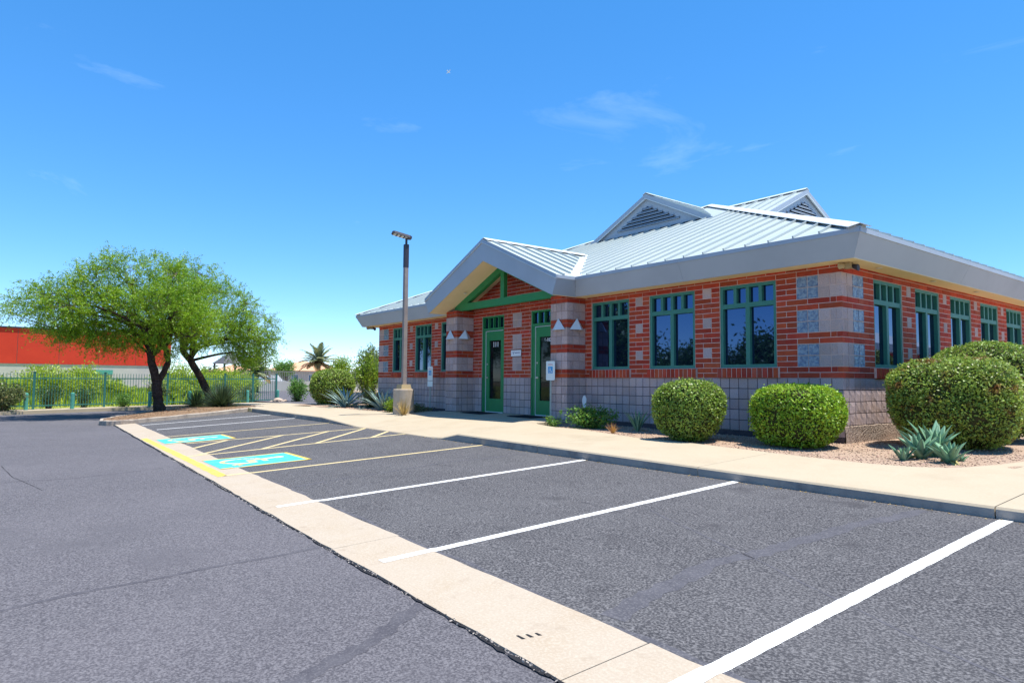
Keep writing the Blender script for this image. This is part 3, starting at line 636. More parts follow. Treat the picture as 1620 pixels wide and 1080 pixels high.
# projecting gravelly footing along the side wall
mb = MB(); V = []
for y in np.linspace(-0.004, 9, 60):
    for d, z in ((0.020, -0.2), (0.024, 0.02), (0.016, 0.185), (-0.03, 0.205)): V.append((d + random.uniform(-0.006, 0.006), y, z + random.uniform(-0.006, 0.006)))
mb.add(V, [(i * 4 + j, i * 4 + j + 1, (i + 1) * 4 + j + 1, (i + 1) * 4 + j) for i in range(59) for j in range(3)]); mb.build('footing', 'foot', BLD)
mb = MB(); mb.box(-17.78, -0.006, -0.012, 0.02, -0.25, -0.004); mb.build('footing', 'mortar_dark', BLD)

CACHE = {}
def unit_mesh(kind, L, H, var):
    key = (kind, round(L, 3), round(H, 3), var)
    if key in CACHE: return CACHE[key]
    rs = random.Random(hash(key) % 99991)
    l = (L - J) / 2; h = (H - J) / 2
    bm = bmesh.new()
    if kind == 'split':
        k = 3; g = {}
        for i in range(k + 1):
            for j in range(k + 1):
                x = lerp(-l, l, i / k); z = lerp(-h, h, j / k); edge_ = i in (0, k) or j in (0, k)
                y = 0.0 if edge_ else 0.002 + rs.uniform(-0.003, 0.003)
                if not edge_: x += rs.uniform(-0.3, 0.3) * l * 2 / k; z += rs.uniform(-0.3, 0.3) * h * 2 / k
                if edge_: y = rs.uniform(-0.003, 0.002)
                g[i, j] = bm.verts.new((x, y, z))
        for i in range(k):
            for j in range(k): bm.faces.new((g[i, j], g[i, j + 1], g[i + 1, j + 1], g[i + 1, j]))
        ring = [g[i, 0] for i in range(k + 1)] + [g[k, j] for j in range(1, k + 1)] + [g[i, k] for i in range(k - 1, -1, -1)] + [g[0, j] for j in range(k - 1, 0, -1)]
        back = [bm.verts.new((v.co.x, -DEP, v.co.z)) for v in ring]
        for i in range(len(ring)):
            bm.faces.new((ring[i], ring[(i + 1) % len(ring)], back[(i + 1) % len(ring)], back[i]))
    else:
        y0, y1 = -DEP, 0.0
        if kind == 'sill': y1 = 0.045
        if kind == 'glass': y1 = 0.001
        bmesh.ops.create_cube(bm, size=1.0)
        for v in bm.verts:
            v.co = Vector((v.co.x * 2 * l, y0 + (v.co.y + 0.5) * (y1 - y0), v.co.z * 2 * h))
        if kind == 'glass':
            ff = [f for f in bm.faces if f.normal.y > 0.9 or f.calc_center_median().y > y1 - 1e-4]
            r = bmesh.ops.inset_region(bm, faces=ff, thickness=0.018, depth=-0.005)
        else:
            bv = 0.0035 if kind != 'sill' else 0.006
            bmesh.ops.bevel(bm, geom=[e for e in bm.edges if all(v.co.y > y1 - 1e-5 for v in e.verts)], offset=bv, segments=1, affect='EDGES')
            for v in bm.verts: v.co += Vector((rs.uniform(-1, 1), rs.uniform(-1, 1) * 0.6, rs.uniform(-1, 1))) * 0.0011
    bmesh.ops.recalc_face_normals(bm, faces=bm.faces[:])
    me = bpy.data.meshes.new(kind); bm.to_mesh(me); bm.free(); CACHE[key] = me; return me
NAMES = {'brick': 'brick', 'block': 'block', 'split': 'rough_block', 'glass': 'glass_block', 'sill': 'sill_brick'}
MATS = {'brick': ('brick', 'brickstuff'), 'block': ('block', 'blockstuff'), 'split': ('block', 'blockstuff'), 'glass': ('glassblock', 'glassblock'), 'sill': ('brick', 'brickstuff')}
def face_parent(fc):
    if fc is FRONT: return WF
    if fc is RIGHT: return WR
    for c, fs in zip(PCORE, PFACES):
        if fc in fs: return c
byk = {}
for uu in UNITS: byk.setdefault(uu[0], []).append(uu)
budget = {'brick': 300, 'block': 300, 'split': 300, 'glass': 300, 'sill': 300}
for kind, us in byk.items():
    def score(q):
        c = q[1].P((q[2] + q[3]) / 2, (q[4] + q[5]) / 2); v = c - CAM; d = v.length; face_on = abs(v.normalized().dot(q[1].n))
        ok = v.dot(q[1].n) < 0 and (q[1] is not RIGHT or q[3] < 8.2)
        return (0 if ok else 1, -(q[3] - q[2]) * face_on / d / d)
    us.sort(key=score)
    rest = {}
    for i, (k, fc, u0, u1, z0, z1) in enumerate(us):
        me = unit_mesh(kind, u1 - u0, z1 - z0, i % (2 if kind in ('glass', 'sill') else 4))
        par = face_parent(fc); P = fc.P((u0 + u1) / 2, (z0 + z1) / 2, random.uniform(-0.0015, 0.0015))
        if i < budget[kind]:
            if not me.materials: me.materials.append(M[MATS[kind][0]])
            o = bpy.data.objects.new(NAMES[kind], me); link(o, par); o.location = P; o.rotation_euler = (0, 0, fc.rz)
        else:
            rest.setdefault(par.name, (par, []))[1].append((me, P, fc.rz))
    for nm, (par, lst) in rest.items():
        V = []; F = []
        for me, P, rz in lst:
            b = len(V); c, s = math.cos(rz), math.sin(rz)
            V += [(P.x + v.co.x * c - v.co.y * s, P.y + v.co.x * s + v.co.y * c, P.z + v.co.z) for v in me.vertices]
            F += [tuple(b + i for i in p.vertices) for p in me.polygons]
        mb = MB(); mb.add(V, F); o = mb.build({'brick': 'brickwork', 'block': 'blockwork', 'split': 'rough_blockwork', 'glass': 'glass_blockwork', 'sill': 'sill_brickwork'}[kind], MATS[kind][1], par, fix=False); o['kind'] = 'stuff'

# mortar bed behind the projecting sill bricks
for fc, ws_, par in ((FRONT, win_F, WF), (RIGHT, win_R, WR)):
    for a, b in ws_:
        mb = MB(); p = fc.P(a - 0.048, 0, 0.036); q = fc.P(b + 0.048, 0, -0.05); mb.box(p.x, q.x, p.y, q.y, Z5 + 0.008, Z6 - 0.016); mb.build('sill_mortar', 'mortar', par)

# windows
def fbox(mb, face, u0, u1, z0, z1, d0, d1):
    p = face.P(u0, 0, d0); q = face.P(u1, 0, d1); mb.box(p.x, q.x, p.y, q.y, z0, z1)
def window(face, a, b, full=True):
    f = 0.062; D0, D1 = -0.115, -0.022; zt = 12 * CB
    mb = MB()
    fbox(mb, face, a, a + f, Z6, Z14, D0, D1); fbox(mb, face, b - f, b, Z6, Z14, D0, D1)
    fbox(mb, face, a + f, b - f, Z6, Z6 + f, D0, D1); fbox(mb, face, a + f, b - f, Z14 - f, Z14, D0, D1)
    fr = mb.build('window', 'teal', BLD)
    mb = MB(); fbox(mb, face, a + f, b - f, zt - 0.045, zt + 0.045, D0, D1 - 0.003); mb.build('transom_bar', 'teal', fr)
    mid = (a + b) / 2
    mb = MB(); fbox(mb, face, mid - 0.045, mid + 0.045, Z6 + f, zt - 0.045, D0, D1 - 0.004); mb.build('mullion', 'teal', fr)
    w = (b - a - 2 * f); us = [a + f + w * k / 4 for k in range(5)]
    for k in range(1, 4):
        mb = MB(); fbox(mb, face, us[k] - 0.034, us[k] + 0.034, zt + 0.045, Z14 - f, D0, D1 - 0.004); mb.build('mullion', 'teal', fr)
    def pane(u0, u1, z0, z1):
        mb = MB(); fbox(mb, face, u0, u1, z0, z1, D0 + 0.012, D0 + 0.018); mb.build('pane', 'glass', fr)
    pane(a + f, mid - 0.045, Z6 + f, zt - 0.045); pane(mid + 0.045, b - f, Z6 + f, zt - 0.045)
    for k in range(4): pane(us[k] + (0.034 if k else 0), us[k + 1] - (0.034 if k < 3 else 0), zt + 0.045, Z14 - f)
for a, b in win_F: window(FRONT, a, b)
for a, b in win_R: window(RIGHT, a, b)

# doors
def text_mesh(s, size, m, name, parent, loc, rot, bold=0.0):
    cu = bpy.data.curves.new('t', 'FONT'); cu.body = s; cu.size = size; cu.align_x = 'CENTER'; cu.align_y = 'CENTER'; cu.extrude = 0.001; cu.offset = bold
    to = bpy.data.objects.new('t', cu); link(to); bpy.context.view_layer.update()
    dg = bpy.context.evaluated_depsgraph_get(); me = bpy.data.meshes.new_from_object(to.evaluated_get(dg))
    bpy.data.objects.remove(to); me.materials.clear(); me.materials.append(M[m])
    o = bpy.data.objects.new(name, me); link(o, parent); o.location = loc; o.rotation_euler = rot; return o
def door(a, b, num):
    D0, D1 = -0.115, -0.018; fj = 0.055; zt = 2.42
    mb = MB()
    fbox(mb, FRONT, a, a + fj, 0, Z14, D0, D1); fbox(mb, FRONT, b - fj, b, 0, Z14, D0, D1)
    fbox(mb, FRONT, a + fj, b - fj, Z14 - 0.05, Z14, D0, D1); fbox(mb, FRONT, a + fj, b - fj, zt, zt + 0.07, D0, D1)
    fr = mb.build('door_frame', 'green', BLD)
    us = [a + fj + (b - a - 2 * fj) * k / 4 for k in range(5)]
    for k in range(1, 4):
        mb = MB(); fbox(mb, FRONT, us[k] - 0.02, us[k] + 0.02, zt + 0.07, Z14 - 0.05, D0, D1 - 0.004); mb.build('mullion', 'green', fr)
    for k in range(4):
        mb = MB(); fbox(mb, FRONT, us[k], us[k + 1] - 0.001, zt + 0.07, Z14 - 0.05, D0 + 0.01, D0 + 0.016); mb.build('pane', 'glass', fr)
    # narrow pale weather strip, then the leaf
    la, lb = a + fj + 0.006, b - fj - 0.10
    mb = MB(); fbox(mb, FRONT, lb, b - fj, 0, zt, D0, D1 - 0.012); mb.build('side_jamb', 'green', fr)
    mb = MB(); fbox(mb, FRONT, lb - 0.012, lb, 0.012, zt - 0.012, D0, D1 - 0.010); fbox(mb, FRONT, la, lb - 0.012, zt - 0.028, zt - 0.012, D0, D1 - 0.010); fbox(mb, FRONT, la, lb - 0.012, 0.0, 0.022, D0, D1 - 0.006); mb.build('weather_strip', 'white_metal', fr)
    mb = MB(); ga, gb = la + 0.14, lb - 0.17; g0, g1 = 0.40, 2.12; dl = -0.045
    fbox(mb, FRONT, la, ga, 0.024, zt - 0.03, D0, dl); fbox(mb, FRONT, gb, lb - 0.014, 0.024, zt - 0.03, D0, dl)
    fbox(mb, FRONT, ga, gb, 0.024, g0, D0, dl); fbox(mb, FRONT, ga, gb, g1, zt - 0.03, D0, dl)
    lf = mb.build('door', 'green', BLD)
    mb = MB(); fbox(mb, FRONT, ga, gb, g0, g1, -0.09, -0.075); mb.build('pane', 'doorglass', lf)
    mb = MB(); p = FRONT.P(lb - 0.075, 1.02, dl); mb.lathe([(0.03, 0.0), (0.03, 0.012), (0.012, 0.014), (0.012, 0.05)], (0, 0, 0), 12)
    mb.v = [(p.x + v[0], p.y - v[2], p.z + v[1]) for v in mb.v]; mb.box(p.x - 0.012, p.x + 0.10, p.y - 0.062, p.y - 0.048, p.z - 0.011, p.z + 0.011); mb.build('handle', 'steel', lf)
    mb = MB(); p = FRONT.P(lb - 0.075, 1.42, dl); mb.lathe([(0.028, 0.0), (0.026, 0.014)], (0, 0, 0), 12); mb.v = [(p.x + v[0], p.y - v[2], p.z + v[1]) for v in mb.v]; mb.build('deadbolt', 'steel', lf)
    pc = FRONT.P((ga + gb) / 2, 1.99, -0.0735)
    if num == '111': text_mesh(num, 0.205, 'white', 'suite_number', lf, pc, (R(90), 0, 0), 0.004)
    else: text_mesh(num, 0.125, 'white', 'suite_number', lf, (pc.x + 0.02, pc.y, 2.03), (R(90), 0, 0), 0.003)
door(*door_F[1], '111'); door(*door_F[0], '6-102')

# ------------------------------------------------------------------ roof
EX0, EX1, EY0, EY1, EZ, PT = -18.60, 0.60, -0.60, 18.60, 3.43, 0.4167
AP = Vector((-9.0, 9.0, EZ + PT * 9.6))
PH = 3.07; PZ = 4.79; PYF = -1.20; psl = (PZ - EZ) / PH; PYB = EY0 + (PZ - EZ) / PT
RT = 0.035
mb = MB()
fr_poly = [(EX0, EY0, EZ), (PXC - PH, EY0, EZ), (PXC, PYB, PZ), (PXC + PH, EY0, EZ), (EX1, EY0, EZ), tuple(AP)]
mb.add(fr_poly, [(0, 1, 2, 5), (2, 3, 4, 5)]); mb.add([(EX1, EY0, EZ), (EX1, EY1, EZ), tuple(AP)], [(0, 1, 2)]); mb.add([(EX1, EY1, EZ), (EX0, EY1, EZ), tuple(AP)], [(0, 1, 2)]); mb.add([(EX0, EY1, EZ), (EX0, EY0, EZ), tuple(AP)], [(0, 1, 2)])
ROOF = mb.build('roof', 'roof', BLD, fix=False)
def rib(path, parent, n, w=0.028, h=0.05, m='roof'):
    mb = MB(); a, b = Vector(path[0]), Vector(path[1]); nn = Vector(n).normalized()
    mb.beam(a + nn * (h / 2 - 0.004), b + nn * (h / 2 - 0.004), w, h, nn); return mb.build('seam', m, parent, fix=False)
DY = 5.45; DH = 2.57; DZ = EZ + PT * (DY - EY0); DRZ = 7.20; dsl = (DRZ - DZ) / DH
SPC = 0.466
k = 0
x = EX1 - 0.20
while x > EX0 + 0.2:
    ye = min(-x, x + 18.0); ys = EY0
    if abs(x - PXC) < PH: ys = EY0 + (PZ - EZ) / PT * (1 - abs(x - PXC) / PH) + 0.16
    if abs(x + 9.0) < DH: ye = min(ye, DY)
    if ye - ys > 0.12: rib(((x, ys + 0.01, EZ + PT * (ys + 0.01 - EY0)), (x, ye - 0.03, EZ + PT * (ye - 0.03 - EY0))), ROOF, (0, -PT, 1))
    x -= SPC
y = EY0 + 0.20
while y < EY1 - 0.2:                            # ribs of the slope over the side wall
    xe = max(-y, y - 18.0); xe = max(xe, -DY) if abs(y - 9.0) < DH else xe
    if EX1 - xe > 0.1 and y < 13.5: rib(((EX1 - 0.01, y, EZ + 0.004), (xe + 0.03, y, EZ + PT * (EX1 - xe - 0.03))), ROOF, (PT, 0, 1))
    y += SPC
def cap(a, b, s1, s2, w=0.17, off=0.058, name='ridge_cap', parent=None, th=0.012):
    """two flanges along a-b lying parallel to slopes with normals s1, s2"""
    a = Vector(a); b = Vector(b); d = (b - a).normalized(); mb = MB(); P = []
    upz = (Vector(s1).normalized() + Vector(s2).normalized()).normalized()
    for q in (a, b):
        top = q + upz * (off + 0.012)
        e1 = Vector(s1).normalized().cross(d); e2 = d.cross(Vector(s2).normalized())
        if e1.z > 0: e1 = -e1
        if e2.z > 0: e2 = -e2
        p1 = q + Vector(s1).normalized() * off + e1 * w; p2 = q + Vector(s2).normalized() * off + e2 * w
        P += [p1, top, p2, p2 - upz * th, top - upz * th, p1 - upz * th]
    mb.add(P, [(0, 6, 7, 1), (1, 7, 8, 2), (2, 8, 9, 3), (3, 9, 10, 4), (4, 10, 11, 5), (5, 11, 6, 0), (0, 1, 4, 5), (1, 2, 3, 4), (6, 11, 10, 7), (7, 10, 9, 8)])
    return mb.build(name, 'white_metal', parent or ROOF)
nf, nr, nl, nb = (0, -PT, 1), (PT, 0, 1), (-PT, 0, 1), (0, PT, 1)
cap((EX1, EY0, EZ), AP, nf, nr); cap((EX0, EY0, EZ), AP, nf, nl); cap((EX1, EY1, EZ), AP, nr, nb); cap((EX0, EY1, EZ), AP, nl, nb)
mb = MB(); mb.add([(EX1 + 0.01, EY0 - 0.01, EZ - 0.01), (EX1 - 0.22, EY0 - 0.01, EZ + 0.0), (EX1 - 0.13, EY0 - 0.01, EZ + 0.075), (EX1 + 0.01, EY0 + 0.13, EZ + 0.075), (EX1 + 0.01, EY0 + 0.22, EZ)], [(0, 1, 2), (0, 2, 3), (0, 3, 4)]); mb.build('cap_end', 'fascia', ROOF)

# fascia, soffit
RIN = 0.03; LEAN = 0.183; ZB = ZSOF; ZK = EZ - 0.075
def profile_run(a, b, out, name='fascia', m='fascia', zt=EZ, zk=ZK, zb=ZB, ea=0.0, eb=0.0):
    """leaning fascia between two eave points with horizontal outward normal; ea/eb shorten the lower edge at mitred corners"""
    a = Vector((a[0], a[1], 0)); b = Vector((b[0], b[1], 0)); n = Vector((out[0], out[1], 0)); d = (b - a).normalized()
    prof = [(0.012, zt + 0.002, 0), (0.012, zk, 0), (-0.004, zk - 0.004, 0.0), (-LEAN, zb, 1), (-LEAN - 0.02, zb, 1), (-0.03, zt - 0.01, 0)]
    P = []
    for q, e, sg in ((a, ea, 1), (b, eb, -1)):
        for off, z, low in prof: P.append(q + n * off + d * (sg * e * (1 if low else 0)) + Vector((0, 0, z)))
    k = len(prof); mb = MB(); mb.add(P, [(i, (i + 1) % k, (i + 1) % k + k, i + k) for i in range(k)] + [tuple(range(k - 1, -1, -1)), tuple(range(k, 2 * k))]); return mb.build(name, m, BLD)
GR, GL = PXC + PH, PXC - PH
for a, b, ea, eb in (((EX1, EY0), (-3.0, EY0), LEAN, 0), ((-3.004, EY0), (GR - 0.0, EY0), 0, -LEAN), ((GL, EY0), (-15.4, EY0), -LEAN, 0), ((-15.404, EY0), (EX0, EY0), 0, LEAN)): profile_run(a, b, (0, -1), ea=ea, eb=eb)
for a, b, ea, eb in (((EX1, EY0), (EX1, 4.2), LEAN, 0), ((EX1, 4.204), (EX1, 9.0), 0, 0), ((EX1, 9.004), (EX1, EY1), 0, LEAN)): profile_run(a, b, (1, 0), ea=ea, eb=eb)
profile_run((EX0, EY0), (EX0, EY1), (-1, 0), ea=LEAN, eb=LEAN); profile_run((EX0, EY1), (EX1, EY1), (0, 1), ea=LEAN, eb=LEAN)
mb = MB(); e = LEAN + 0.012
mb.box(EX0 + e, GL + 0.25, EY0 + e, 0.3, ZB + 0.004, ZB + 0.02); mb.build('soffit', 'soffit', BLD); mb = MB(); mb.box(GR - 0.25, EX1 - e, EY0 + e, 0.3, ZB + 0.004, ZB + 0.02); mb.build('soffit', 'soffit', BLD)
mb = MB(); mb.box(-0.3, EX1 - e, 0.302, EY1 - e, ZB + 0.004, ZB + 0.02); mb.build('soffit', 'soffit', BLD)
mb = MB(); mb.box(EX0 + e, -17.5, 0.302, EY1 - e, ZB + 0.004, ZB + 0.02); mb.build('soffit', 'soffit', BLD)
for (x, y) in ((0.24, 0.9), (0.24, 3.3), (0.24, 5.7), (-14.0, -0.22), (-16.2, -0.22)):
    MB().lathe([(0.055, 0), (0.055, 0.012), (0.035, 0.014)], (x, y, ZB - 0.012), 16).build('recessed_light', 'lens', BLD, smooth=False)
# thin pale drip edge under the side fascia
mb = MB(); mb.box(EX1 - LEAN - 0.022, EX1 - LEAN + 0.004, EY0 + LEAN, 12, ZB - 0.012, ZB - 0.001); mb.build('drip_edge', 'soffit', BLD)

# porch gable
PG = MB()
PG.add([(PXC, PYF, PZ), (GR, PYF, EZ), (GR, EY0, EZ), (PXC, PYB, PZ)], [(0, 1, 2, 3)]); PG.add([(PXC, PYF, PZ), (GL, PYF, EZ), (GL, EY0, EZ), (PXC, PYB, PZ)], [(3, 2, 1, 0)])
PR = PG.build('porch_roof', 'roof', BLD, fix=False)
nR = (psl, 0, 1); nL = (-psl, 0, 1)
for sgn, nn in ((1, nR), (-1, nL)):
    y = PYF + 0.24
    while y < PYB - 0.2:
        t = 1.0 if y <= EY0 else 1 - (y - EY0) / (PYB - EY0)
        t2 = t - (0.17 / PH if y > EY0 else 0.0)
        if t2 > 0.12: rib(((PXC + sgn * 0.10, y, PZ - psl * 0.10), (PXC + sgn * PH * t2, y, PZ - psl * PH * t2)), PR, nn)
        y += SPC
cap((PXC, PYF + 0.03, PZ - 0.02), (PXC, PYB - 0.02, PZ), nR, nL, parent=PR)
for sgn in (1, -1):                            # open valley flashing
    a = Vector((PXC + sgn * PH, EY0, EZ)); b = Vector((PXC, PYB, PZ)); mb = MB()
    e1 = Vector((sgn * 0.21, 0, 0)); e2 = Vector((-sgn * 0.21, 0, psl * 0.21))
    mb.add([a + Vector((0, 0, 0.006)), a + e1 + Vector((0, 0, 0.006)), b + e1 * 0.8 + Vector((0, 0, 0.006)), b + Vector((0, 0, 0.006)), a + e2 + Vector((0, 0, 0.006)), b + e2 * 0.3 + Vector((0, 0, 0.006))], [(0, 1, 2, 3), (0, 3, 5, 4)]); mb.build('valley_flashing', 'white_metal', PR, fix=False)
for sgn in (1, -1):                            # raking fascia boards, lower edge set back
    def pt(t, off, z): return Vector((PXC + sgn * PH * t, PYF + off, PZ - psl * PH * t + z))
    z_s = 0.085; zb_a, zb_e = -0.60, EZ and (ZB - EZ)
    prof = [(-0.012, 0.012), (-0.012, -z_s), (0.004, -z_s - 0.004)]
    A = [pt(0, o_, z_) for o_, z_ in prof] + [pt(0, RIN, -0.60), pt(0, RIN + 0.02, -0.60), pt(0, 0.03, -0.01)]
    xe = 1 - LEAN / PH
    B = [pt(1, o_, z_) for o_, z_ in prof] + [Vector((PXC + sgn * (PH - LEAN), PYF + RIN, ZB - 0.02)), Vector((PXC + sgn * (PH - LEAN), PYF + RIN + 0.02, ZB - 0.02)), pt(1, 0.03, -0.01)]
    mb = MB(); mb.add(A + B, [(i, (i + 1) % 6, (i + 1) % 6 + 6, i + 6) for i in range(6)] + [(5, 4, 3, 2, 1, 0), (6, 7, 8, 9, 10, 11)]); mb.build('rake_fascia', 'fascia', BLD)
    mb = MB(); mb.beam(pt(0.004, -0.018, -z_s), pt(0.996, -0.018, -z_s), 0.014, 0.012); mb.build('rake_trim', 'white_metal', BLD)
    # sloping soffit
    s0 = PZ - 0.60; s1 = ZB - 0.015; xe2 = PXC + sgn * (PH - LEAN - 0.015); y0 = PYF + RIN + 0.012
    mb = MB(); mb.slab([(PXC, y0, s0), (xe2, y0, s1), (xe2, 0.15, s1), (PXC, 0.15, s0)], (0, 0, 0.015)); mb.build('porch_soffit', 'soffit', BLD)
    # side return of the eave
    profile_run((PXC + sgn * PH, PYF + 0.012), (PXC + sgn * PH, EY0), (sgn, 0), ea=RIN - 0.012, eb=-LEAN)
MB().lathe([(0.05, 0), (0.05, 0.015), (0.03, 0.02)], (PXC - 1.55, -0.72, 4.19 - psl * 1.55 - 0.02), 14).build('recessed_light', 'lens', BLD)
# green truss
TY = -0.45
TR = MB().beam((PXC - 2.42, TY, 3.135), (PXC + 2.42, TY, 3.135), 0.13, 0.205).build('porch_truss', 'green', BLD)
s0 = PZ - 0.60; sl = (s0 - (ZB - 0.015)) / (PH - LEAN - 0.015)
for sgn in (1, -1):
    a = Vector((PXC, TY, s0 - 0.10)); b = Vector((PXC + sgn * 2.36, TY, s0 - 0.10 - sl * 2.36)); MB().beam(a, b, 0.128, 0.19).build('rafter', 'green', TR)
MB().box(PXC - 0.08, PXC + 0.08, TY - 0.06, TY + 0.06, 3.238, s0 - 0.12).build('king_post', 'green', TR)

# vented gablets on the slopes
def gablet(facing):
    def W(a, d, z):                            # a along the gable, d outward from the gable face
        return Vector((-9.0 + a, DY - d, z)) if facing == 'front' else Vector((-DY + d, 9.0 + a, z))
    yb = (DRZ - EZ) / PT
    back = -(yb - (DY - EY0)) - 0.02          # where the gablet ridge meets the slope
    oh = 0.10
    mb = MB(); mb.add([W(0, oh, DRZ), W(DH, oh, DZ), W(DH, 0, DZ), W(0, back, DRZ)], [(0, 1, 2, 3)]); mb.add([W(0, oh, DRZ), W(-DH, oh, DZ), W(-DH, 0, DZ), W(0, back, DRZ)], [(3, 2, 1, 0)])
    gr = mb.build('gablet_roof', 'roof', BLD)
    v1 = (W(dsl, 0, 1) - W(0, 0, 0)); v2 = (W(-dsl, 0, 1) - W(0, 0, 0))
    for sgn, nn in ((1, v1), (-1, v2)):
        d = oh - 0.30
        while d > back + 0.2:
            t = d / back if d < 0 else 0; ext = DH * (1 - t) - 0.06
            if ext > 0.2: rib((W(sgn * 0.05, d, DRZ - dsl * 0.05), W(sgn * ext, d, DRZ - dsl * ext)), gr, nn)
            d -= SPC
    cap(W(0, oh + 0.004, DRZ), W(0, back, DRZ), v1, v2, parent=gr, w=0.12)
    mb = MB(); mb.slab([W(-DH + 0.1, 0.0, DZ + 0.042), W(DH - 0.1, 0.0, DZ + 0.042), W(0, 0, DRZ - 0.03)], W(0, -0.05, 0) - W(0, 0, 0)); gf = mb.build('gable_face', 'fascia', BLD)
    for sgn in (1, -1):
        A = [W(0, oh + 0.005, DRZ + 0.012), W(0, oh + 0.005, DRZ - 0.13), W(0, oh - 0.06, DRZ - 0.14), W(0, oh - 0.06, DRZ)]
        B = [W(sgn * (DH + 0.12), oh + 0.005, DZ - 0.045), W(sgn * (DH - 0.16), oh + 0.005, DZ - 0.055), W(sgn * (DH - 0.16), oh - 0.06, DZ - 0.055), W(sgn * (DH + 0.12), oh - 0.06, DZ - 0.045)]
        mb = MB(); mb.add(A + B, [(i, (i + 1) % 4, (i + 1) % 4 + 4, i + 4) for i in range(4)] + [(3, 2, 1, 0), (4, 5, 6, 7)]); mb.build('barge_board', 'fascia', gf)
        A = [W(0, oh + 0.012, DRZ - 0.13), W(0, oh + 0.012, DRZ - 0.155), W(0, oh - 0.02, DRZ - 0.155)]; B = [W(sgn * (DH - 0.2), oh + 0.012, DZ - 0.04), W(sgn * (DH - 0.25), oh + 0.012, DZ - 0.045), W(sgn * (DH - 0.25), oh - 0.02, DZ - 0.045)]
        mb = MB(); mb.add(A + B, [(i, (i + 1) % 3, (i + 1) % 3 + 3, i + 3) for i in range(3)]); mb.build('barge_trim', 'white_metal', gf)
    # louvre: flat near-black sheet painted as the shade behind angled slats
    lz0, lz1, lh = DZ + 0.20, DZ + 0.86, 1.36
    mb = MB(); mb.slab([W(-lh, 0.006, lz0), W(lh, 0.006, lz0), W(0, 0.006, lz1)], W(0, -0.004, 0) - W(0, 0, 0)); lv = mb.build('louvre_vent', 'darkvoid', BLD)
    k = 6
    for i in range(k):
        z = lz0 + (lz1 - lz0) * i / k; hw = lh * (1 - (z - lz0) / (lz1 - lz0)) - 0.02
        if hw < 0.06: continue
        mb = MB(); mb.slab([W(-hw, 0.012, z + 0.075), W(hw, 0.012, z + 0.075), W(hw, 0.05, z + 0.03), W(-hw, 0.05, z + 0.03)], (0, 0, -0.014)); mb.slab([W(-hw, 0.05, z + 0.030), W(hw, 0.05, z + 0.030), W(hw, 0.05, z - 0.004), W(-hw, 0.05, z - 0.004)], W(0, -0.012, 0) - W(0, 0, 0)); mb.build('slat', 'fascia', lv)
gablet('front'); gablet('side')

# ------------------------------------------------------------------ fittings
def sconce(loc, rz, label):
    e = empty('wall_light', loc, rz, label, 'wall light', 'triangular lights on the porch pillars')
    # local -y is outward; a folded three-sided shade, broad at the base
    w, h, d = 0.235, 0.285, 0.17
    mb = MB(); mb.add([(-w, -0.004, 0), (w, -0.004, 0), (0, -d, -0.01), (0, -0.012, h)], [(0, 2, 3), (2, 1, 3), (1, 0, 3)])
    mb.build('shade', 'white_metal', e, fix=False)
    mb = MB(); mb.box(-0.07, 0.07, -0.06, 0.0, 0.01, 0.10); mb.build('lamp_holder', 'bronze', e)
    MB().lathe([(0.03, 0), (0.034, 0.05), (0.02, 0.08)], (0, -0.075, 0.0), 10).build('bulb', 'lens', e)
sconce((-6.62, -PILW - 0.012, 2.19), 0, 'white triangular light on the front of the pillar by the right-hand door')
sconce((-6.30, -0.31, 2.19), R(90), 'white triangular light on the window side of the pillar by the right-hand door')
sconce((-11.60, -PILW - 0.012, 2.19), 0, 'white triangular light on the front of the pillar left of door 111')
sconce((-11.24, -0.33, 2.19), R(90), 'white triangular light on the door side of the pillar left of door 111')

def floodlight(loc, label, s=1):
    e = empty('floodlight', loc, 0, label, 'floodlight', 'floodlights under the roof corners')
    mb = MB(); mb.box(-0.06, 0.06, -0.06, 0.06, -0.10, 0.0); mb.build('junction_box', 'tan_metal', e)
    mb = MB(); mb.lathe([(0.03, 0), (0.045, 0.03), (0.06, 0.12), (0.055, 0.125)], (0, 0, 0), 14); mb.v = [(0.05 + v[2] * 0.8 * s, v[1] + 0.05 * s, v[0] - 0.06 - v[2] * 0.3) for v in mb.v]; mb.build('lamp_head', 'bronze', e)
    mb = MB(); mb.lathe([(0.03, 0), (0.045, 0.03), (0.06, 0.12), (0.055, 0.125)], (0, 0, 0), 14); mb.v = [(-0.02 - v[2] * 0.5 * s, v[1] - 0.08 - v[2] * 0.5, v[0] - 0.06) for v in mb.v]; mb.build('lamp_head', 'tan_metal', e)
floodlight((0.13, -0.02, ZB - 0.0), 'small tan floodlight under the eave at the near corner of the building')
floodlight((-18.0, -0.2, ZB - 0.0), 'small tan floodlight under the eave at the far left corner of the building')

